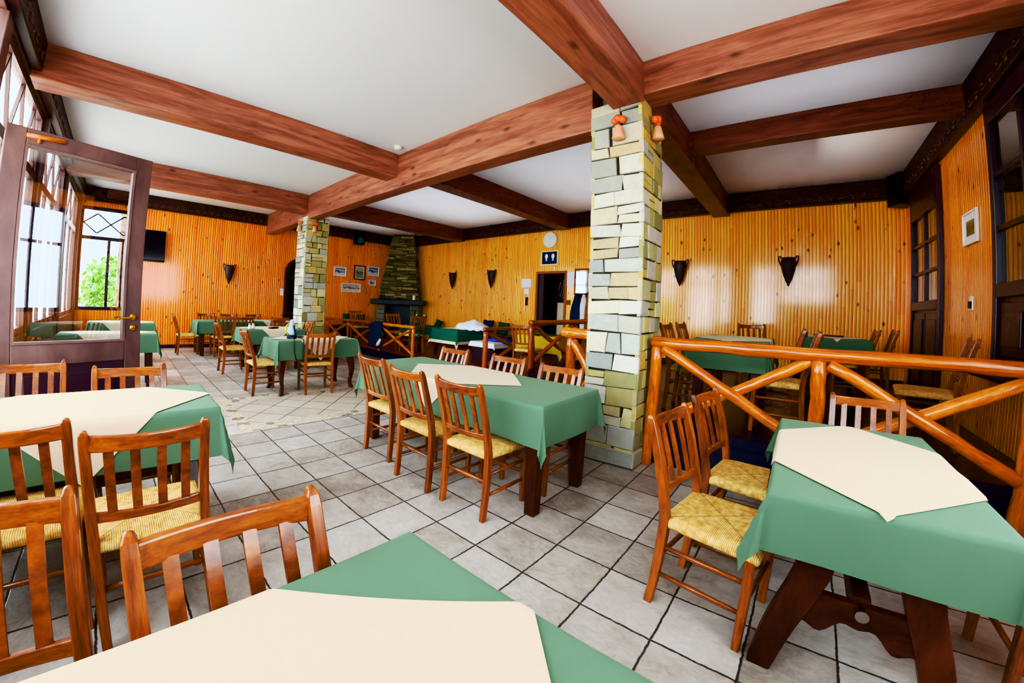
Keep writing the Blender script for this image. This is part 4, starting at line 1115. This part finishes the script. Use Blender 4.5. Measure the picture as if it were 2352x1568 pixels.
# ------------------------------------------------------------------ doorway in the back wall (door_2), recess and inner door
bm = B(); box(bm, DX0-.1, DX1+.9, YB+.15, YB+.16, 0, DZ+.3); bm.free()
bm = B(); box(bm, DX0-.4, DX1+.4, YB+1.3, YB+1.35, 0, 2.6); box(bm, DX0-.45, DX0-.4, YB+.15, YB+1.35, 0, 2.6); box(bm, DX1+.4, DX1+.45, YB+.15, YB+1.35, 0, 2.6); box(bm, DX0-.45, DX1+.45, YB+.15, YB+1.35, 2.6, 2.65); box(bm, DX0-.45, DX1+.45, YB+.15, YB+1.35, P2-.05, P2)
struct('wall_passage', bm, M['dark_frame'])
n = NT('terracotta_check_tiles'); p_ = n.pos(); ck = n.new('ShaderNodeTexChecker'); ck.inputs['Scale'].default_value = 9; n.link(p_, ck.inputs[0])
ck.inputs[1].default_value = (*lin(150, 96, 74), 1); ck.inputs[2].default_value = (*lin(74, 46, 40), 1); M['tile_check'] = n.fin(ck.outputs[0], .4)
bm = B(); box(bm, DX1-.2, DX1+.4, YB+1.2, YB+1.3, P2, 2.6); struct('wall_tiles', bm, M['tile_check'])
bm = B(); box(bm, DX0-.06, DX0, YB-.02, YB+.16, 0, DZ+.06); box(bm, DX1, DX1+.06, YB-.02, YB+.16, 0, DZ+.06); box(bm, DX0, DX1, YB-.02, YB+.16, DZ, DZ+.06)
d2 = struct('door_2', bm, M['brown_cloth'])
bm = B(); box(bm, DX0, DX0+.16, YB+.02, YB+.08, P2, DZ); mk('stile', bm, M['dark_frame'], d2)
bm = B(); box(bm, DX0+.16, DX0+.22, YB+.6, YB+.66, P2, DZ); box(bm, DX0+.55, DX0+.62, YB+.6, YB+.66, P2, DZ); box(bm, DX0+.22, DX0+.55, YB+.6, YB+.66, 1.55, 1.66); box(bm, DX0+.22, DX0+.55, YB+.6, YB+.66, 2.16, DZ); mk('inner_leaf', bm, M['dark_frame'], d2)
bm = B(); box(bm, DX0+.22, DX0+.55, YB+.62, YB+.64, P2, 1.55); mk('lower_panel', bm, M['fringe'], d2)
bm = B()
for k in (0, 1):
    c = DX0+.30+.165*k
    for s in (-1, 1): tube(bm, [(c, YB+.61, 1.7), (c+s*.05, YB+.61, 1.9), (c, YB+.61, 2.1)], .006, 6)
box(bm, DX0+.38, DX0+.395, YB+.6, YB+.62, 1.66, 2.16); mk('wrought_grille', bm, M['steel'], d2)

# ------------------------------------------------------------------ dark joinery on the right wall
def joinery(n, kind, y0, y1, z0, z1, cols, rows, pz0, pz1, lowpanel):
    """y0 < y1; panes between pz0 and pz1"""
    x = XR; d = .06; fw = .075
    bm = B(); 
    for a, b, c, e in ((y0, y0+fw, z0, z1), (y1-fw, y1, z0, z1), (y0+fw, y1-fw, pz1, z1), (y0+fw, y1-fw, pz0-.12, pz0), (y0+fw, y1-fw, z0, z0+.1)):
        box(bm, x-d, x-.001, a, b, c, e)
    o = struct('%s_%d' % (kind, n), bm, M['dark_frame'], bevel=.008)
    bm = B(); W = (y1-y0-2*fw)
    for i in range(1, cols):
        c = y0+fw+W*i/cols; box(bm, x-.045, x-.012, c-.022, c+.022, pz0, pz1)
    for j in range(1, rows):
        c = pz0+(pz1-pz0)*j/rows; box(bm, x-.044, x-.013, y0+fw, y1-fw, c-.02, c+.02)
    mk('glazing_bars', bm, M['dark_frame'], o)
    bm = B(); box(bm, x-.022, x-.016, y0+fw, y1-fw, pz0, pz1); mk('glass', bm, M['pane_dark'], o)
    bm = B(); N = 40; pv = None
    for i in range(N+1):
        c = y0+fw+W*i/N; xx = x-.008+.004*math.sin(i*1.3)
        cur = (bm.verts.new((xx, c, pz0)), bm.verts.new((xx, c, pz1)))
        if pv: bm.faces.new((pv[0], cur[0], cur[1], pv[1]))
        pv = cur
    mk('curtain', bm, M['curtain'], o, True)
    bm = B()
    for i in range(lowpanel):
        a = y0+fw+W*i/lowpanel+.03; b = y0+fw+W*(i+1)/lowpanel-.03
        box(bm, x-.035, x-.001, a, b, z0+.14, pz0-.16); box(bm, x-.05, x-.035, a+.06, b-.06, z0+.22, pz0-.24)
    mk('panel', bm, M['dark_frame'], o, bevel=.008)
    bm = B(); box(bm, x-.02, x-.001, y0+fw, y1-fw, z0+.1, pz0-.12); mk('backing', bm, M['dark_frame'], o)
    return o
joinery(3, 'door', 6.23, 7.58, PZ, 3.3, 2, 3, 1.68, 2.84, 2)
joinery(1, 'window', 3.05, 4.72, 1.0, 3.3, 3, 3, 1.74, 3.12, 3)
bm = B(); box(bm, XR-.2, XR, 2.9, 4.92, .96, 1.0); struct('trim_14', bm, M['dark_frame'], bevel=.006)

# ------------------------------------------------------------------ glazed front wall and open door leaf
def front_window(n, x0, x1, z0=.85, z1=3.36, mull=3):
    y0, y1 = YF-.10, YF-.03; fw = .08
    bm = B()
    for a, b, c, e in ((x0, x0+fw, z0, z1), (x1-fw, x1, z0, z1), (x0+fw, x1-fw, z0, z0+fw), (x0+fw, x1-fw, z1-fw, z1), (x0+fw, x1-fw, 2.58, 2.68)): box(bm, a, b, y0, y1, c, e)
    o = struct('window_%d' % n, bm, M['door_wood'])
    bm = B(); W = x1-x0-2*fw
    for i in range(1, mull):
        c = x0+fw+W*i/mull; box(bm, c-.025, c+.025, y0+.015, y1-.015, z0+fw, 2.58)
    for i in range(mull):                                # slanting bars in the transom light
        c = x0+fw+W*i/mull; bar(bm, (c, (y0+y1)/2, 2.68), (c+W/mull*.5, (y0+y1)/2, z1-fw), .03, .03); bar(bm, (c+W/mull, (y0+y1)/2, 2.68), (c+W/mull*.5, (y0+y1)/2, z1-fw), .03, .03)
    mk('glazing_bars', bm, M['door_wood'], o)
    bm = B(); box(bm, x0+fw, x1-fw, YF-.068, YF-.062, z0+fw, z1-fw); mk('glass', bm, M['glass'], o)
front_window(2, -11.2, -8.75); front_window(3, -8.6, -6.3); front_window(4, -6.15, -4.05)
front_window(5, -2.75, -.6, mull=2); front_window(6, -.5, 1.3, z0=1.9, mull=2)
bm = B()
for a, b in ((-11.37, -11.2), (-8.75, -8.6), (-6.3, -6.15), (-4.05, -3.88), (-2.92, -2.75), (-.6, -.5), (1.3, 1.62)): box(bm, a, b, YF-.12, YF+.02, 0, 3.36)
box(bm, -3.88, -2.92, YF-.12, YF, 2.62, 2.74)
struct('trim_15', bm, M['door_wood'], bevel=.008)
bm = B(); box(bm, -3.88, -2.92, YF-.07, YF-.064, 2.74, 3.36); struct('window_7', bm, M['glass'])
# window in the end wall
bm = B()
for a, b, c, e in ((YF, YF+.08, .9, 3.25), (.2, .28, .9, 3.25), (YF+.08, .2, .9, .98), (YF+.08, .2, 3.17, 3.25), (YF+.08, .2, 2.5, 2.58), (-.37, -.31, .98, 2.5), (-.08, -.04, .98, 2.5)): box(bm, XL-.1, XL-.02, a, b, c, e)
for k in range(2):
    y0 = YF+.08+.535*k; ym = y0+.267
    for p, q in (((y0, 2.875), (ym, 3.1)), ((ym, 3.1), (y0+.535, 2.875)), ((y0, 2.875), (ym, 2.65)), ((ym, 2.65), (y0+.535, 2.875))): bar(bm, (XL-.06, *p), (XL-.06, *q), .03, .03)
o = struct('window_8', bm, M['dark_frame'])
bm = B(); box(bm, XL-.063, XL-.057, YF+.08, .2, .98, 3.17); mk('glass', bm, M['glass'], o)

bm = B()
for a, b, c, e in ((.2, .28, .9, 2.95), (2.52, 2.6, .9, 2.95), (.28, 2.52, .9, .98), (.28, 2.52, 2.87, 2.95), (1.36, 1.44, .98, 2.87), (.28, 2.52, 2.2, 2.26), (.80, .84, .98, 2.87), (1.96, 2.0, .98, 2.87)): box(bm, XR+.03, XR+.1, a, b, c, e)
o = struct('window_9', bm, M['dark_frame'])
bm = B(); box(bm, XR+.06, XR+.066, .28, 2.52, .98, 2.87); mk('glass', bm, M['glass'], o)

# open glazed door leaf, hinged on the front wall and swung into the room
DL = bpy.data.objects.new('door_1', None); COL.objects.link(DL); DL['kind'] = 'structure'; DL.location = (-3.875, -.83, 0); DL.rotation_euler = (0, 0, math.atan2(.957, -.291))
DW, DH, st, g0, g1 = 1.01, 2.53, .125, .95, 2.41
bm = B()
for a, b, c, e in ((0, st, .01, DH), (DW-st, DW, .01, DH), (st, DW-st, g1, DH), (st, DW-st, g0-.16, g0), (st, DW-st, .01, .2)): box(bm, a, b, -.022, .022, c, e)
mk('leaf_frame', bm, M['door_wood'], DL, bevel=.005)
bm = B()
for a, b, c, e in ((st, st+.02, g0, g1), (DW-st-.02, DW-st, g0, g1), (st+.02, DW-st-.02, g1-.02, g1), (st+.02, DW-st-.02, g0, g0+.02)): box(bm, a, b, -.028, .028, c, e)
mk('glazing_bead', bm, M['door_wood'], DL)
bm = B(); box(bm, st, DW-st, -.003, .003, g0, g1); mk('glass', bm, M['door_glass'], DL)
bm = B(); box(bm, st, DW-st, -.012, .012, .2, g0-.16); box(bm, st+.07, DW-st-.07, -.02, .02, .27, g0-.23); mk('lower_panel', bm, M['dark_frame'], DL, bevel=.006)
for s in (-1, 1):
    bm = B(); lathe(bm, [(.004, 0), (.026, 0), (.026, .008), (.012, .012), (.012, .04), (.004, .042)], 14); bmesh.ops.rotate(bm, verts=bm.verts[:], cent=(0, 0, 0), matrix=Matrix.Rotation(PI/2*s, 3, 'X')); bmesh.ops.translate(bm, verts=bm.verts[:], vec=(DW-.065, -.022*s, 1.155))
    tube(bm, [(DW-.065, -.06*s, 1.155), (DW-.12, -.062*s, 1.15), (DW-.19, -.06*s, 1.145)], [.010, .009, .008], 8); mk('handle', bm, M['brass'], DL, True, angle=.8)
    bm = B(); lathe(bm, [(.004, 0), (.026, 0), (.026, .008), (.018, .016), (.004, .018)], 14); bmesh.ops.rotate(bm, verts=bm.verts[:], cent=(0, 0, 0), matrix=Matrix.Rotation(PI/2*s, 3, 'X')); bmesh.ops.translate(bm, verts=bm.verts[:], vec=(DW-.065, -.022*s, 1.065)); mk('lock_rose', bm, M['brass'], DL, True, angle=.8)
bm = B(); tube(bm, [(.12, -.03, 2.47), (.36, -.03, 2.49)], .018, 10); tube(bm, [(.2, -.03, 2.475), (.2, -.03, 2.43)], .012, 8); mk('wooden_latch', bm, M['log'], DL, True)

# ------------------------------------------------------------------ outside
bm = B(); box(bm, -40, 25, -40, 40, -.35, -.15); struct('ground', bm, M['outside'])
def leafy(bm, rnd, c, r, n, s):
    for _ in range(n):
        while True:
            v = Vector((rnd.uniform(-1, 1), rnd.uniform(-1, 1), rnd.uniform(-1, 1)))
            if .35 < v.length < 1: break
        p = Vector((c[0]+v.x*r[0], c[1]+v.y*r[1], c[2]+v.z*r[2]))
        a = Vector((rnd.uniform(-1, 1), rnd.uniform(-1, 1), rnd.uniform(-1, 1))).normalized(); b = a.cross(Vector((rnd.uniform(-1, 1), 1, rnd.uniform(-1, 1)))).normalized()
        k = s*rnd.uniform(.6, 1.3)
        bm.faces.new([bm.verts.new(p+a*k), bm.verts.new(p+b*k*.45), bm.verts.new(p-a*k), bm.verts.new(p-b*k*.45)])
rg = random.Random(17)
for i, (x, y, w, lab) in enumerate(((-16.5, -.2, 1.6, 'green bush outside the end window, seen through the door glass'), (-13, -6, 2.4, 'broad green bush outside beyond the front windows'), (-7.5, -6.5, 2.2, 'green bush outside opposite the shaker table'))):
    t = thing('garden_bush', lab, 'bush', (x, y, -.15), 0, 'bushes outside the windows')
    bm = B(); leafy(bm, rg, (0, 0, 1.35), (w, 1.1, 1.4), 1500, .15); mk('foliage', bm, M['leaf'], t)
    bm = B(); tube(bm, [(0, 0, 0), (.05, .02, .5), (-.04, 0, 1.0)], [.09, .07, .04], 8); mk('stem', bm, M['bark'], t, True)
t = thing('potted_plant', 'spiky potted plant outside the end window, seen through the door glass', 'plant', (-12.1, -.45, -.15))
bm = B(); lathe(bm, [(.02, 0), (.2, 0), (.28, .5), (.3, .52), (.3, .58), (.26, .58), (.24, .5), (.02, .5)], 20); mk('pot', bm, M['terracotta'], t, True, angle=.6)
bm = B()
for k in range(26):
    a = rg.uniform(0, 6.28); e = rg.uniform(.4, 1.3); Lf = rg.uniform(.5, .9); d = Vector((math.cos(a)*math.cos(e), math.sin(a)*math.cos(e), math.sin(e)))
    s = d.cross(Vector((0, 0, 1))).normalized()*.022; p0 = Vector((0, 0, .9)); pr = None
    for q in (0, .25, .5, .75, 1):
        p = p0+d*Lf*q+Vector((0, 0, -.45*q*q*Lf)); w = 1-q*.9
        cur = (bm.verts.new(p-s*w), bm.verts.new(p+s*w))
        if pr: bm.faces.new((pr[0], pr[1], cur[1], cur[0]))
        pr = cur
mk('leaves', bm, M['leaf'], t); 
bm = B(); tube(bm, [(0, 0, .5), (0, 0, .95)], .05, 10); mk('stem', bm, M['bark'], t, True)

bm = B(); cl = bm.loops.layers.float_color.new('col'); rx = random.Random(31)
wall_stones(bm, cl, lambda u, z, d: (-12.35+d, .12+u, z-.15), .5, 3.6, PAL_W, PAL_W, rx)
wall_stones(bm, cl, lambda u, z, d: (-12.6+u, -.13-d, z-.15), .5, 3.6, PAL_W, PAL_W, rx)
box(bm, -12.85, -12.35, -.13, .37, -.15, 3.45)
for fc in bm.faces[-6:]:
    for lp in fc.loops: lp[cl] = (.2, .19, .15, 1)
o = struct('reflection_pillar', bm, M['stone'])  # added outside to stand in for the pillar reflected in the door glass
# ------------------------------------------------------------------ light
w = bpy.data.worlds.new('sky'); SC.world = w; w.use_nodes = True
nt = w.node_tree; nt.nodes.clear()
ou = nt.nodes.new('ShaderNodeOutputWorld'); bg = nt.nodes.new('ShaderNodeBackground'); nt.links.new(bg.outputs[0], ou.inputs[0])
bg.inputs[0].default_value = (.78, .90, 1.0, 1); bg.inputs[1].default_value = 26.0
def portal(loc, rot, sx, sy):
    l = bpy.data.lights.new('window_portal', 'AREA'); l.shape = 'RECTANGLE'; l.size = sx; l.size_y = sy
    l.cycles.is_portal = True
    o = bpy.data.objects.new('window_portal', l); COL.objects.link(o); o.location = loc; o.rotation_euler = rot
portal(((XL+XR)/2, YF-.13, 1.7), (PI/2, 0, 0), XR-XL, 3.4)
portal((XL-.16, -.35, 2.05), (0, -PI/2, 0), 2.4, 1.3)
portal((XR+.16, 1.4, 1.93), (0, PI/2, 0), 2.0, 2.4)
def lamp(name, loc, rot, sx, sy, power, col=(1, 1, 1)):
    l = bpy.data.lights.new(name, 'AREA'); l.shape = 'RECTANGLE'; l.size = sx; l.size_y = sy; l.energy = power; l.color = col
    o = bpy.data.objects.new(name, l); COL.objects.link(o); o.location = loc; o.rotation_euler = rot
    return o
sl = bpy.data.lights.new('sun', 'SUN'); sl.energy = 70; sl.angle = .02; sl.color = (1, .96, .9)
so = bpy.data.objects.new('sun', sl); COL.objects.link(so)
so.rotation_euler = Vector((.0, -.35, -.8)).to_track_quat('-Z', 'Y').to_euler()
lamp('ceiling_lamp', (.1, -.45, 3.55), (0, 0, 0), 2.0, .5, 26, (1, .97, .93))  # unseen fill added above the camera to brighten the near table tops
for nm, x, y, z, sx, sy, e in (('right_bay', .2, 4.3, 3.0, 1.8, 1.0, 7), ('right_rear', .2, 6.6, 3.0, 1.8, 2.0, 4.5), ('middle_rear', -3.0, 5.8, 3.0, 2.2, 3.2, 24),
                               ('left_rear', -6.5, 5.8, 3.0, 2.2, 3.2, 32), ('corner_rear', -9.8, 5.6, 3.0, 1.6, 2.6, 12)):
    lamp('added_ceiling_fill_'+nm, (x, y, z), (PI, 0, 0), sx, sy, e, (.84, .92, 1))  # unseen upward fills added between the beams to whiten the ceiling
lamp('platform_lamp', (.1, 5.9, 3.0), (0, -PI/2-.3 if False else -(PI/2-.25), 0), .4, .8, 14, (1, .95, .88))  # unseen fill added to brighten the pine boards of the right wall
SC.view_settings.view_transform = 'Khronos PBR Neutral'; SC.view_settings.look = 'None'
SC.view_settings.exposure = -0.72; SC.view_settings.gamma = 1.0
SC.view_settings.use_curve_mapping = True
cm = SC.view_settings.curve_mapping; cv = cm.curves[3]
for x, y in ((.22, .155), (.5, .495), (.78, .83)): cv.points.new(x, y)
cm.update()
SC.cycles.use_denoising = True
SC.cycles.use_adaptive_sampling = True; SC.cycles.adaptive_threshold = .1; SC.cycles.adaptive_min_samples = 12
SC.cycles.max_bounces = 7; SC.cycles.diffuse_bounces = 4; SC.cycles.glossy_bounces = 2; SC.cycles.transparent_max_bounces = 12
SC.cycles.sample_clamp_indirect = 8.0; SC.cycles.caustics_reflective = False; SC.cycles.caustics_refractive = False
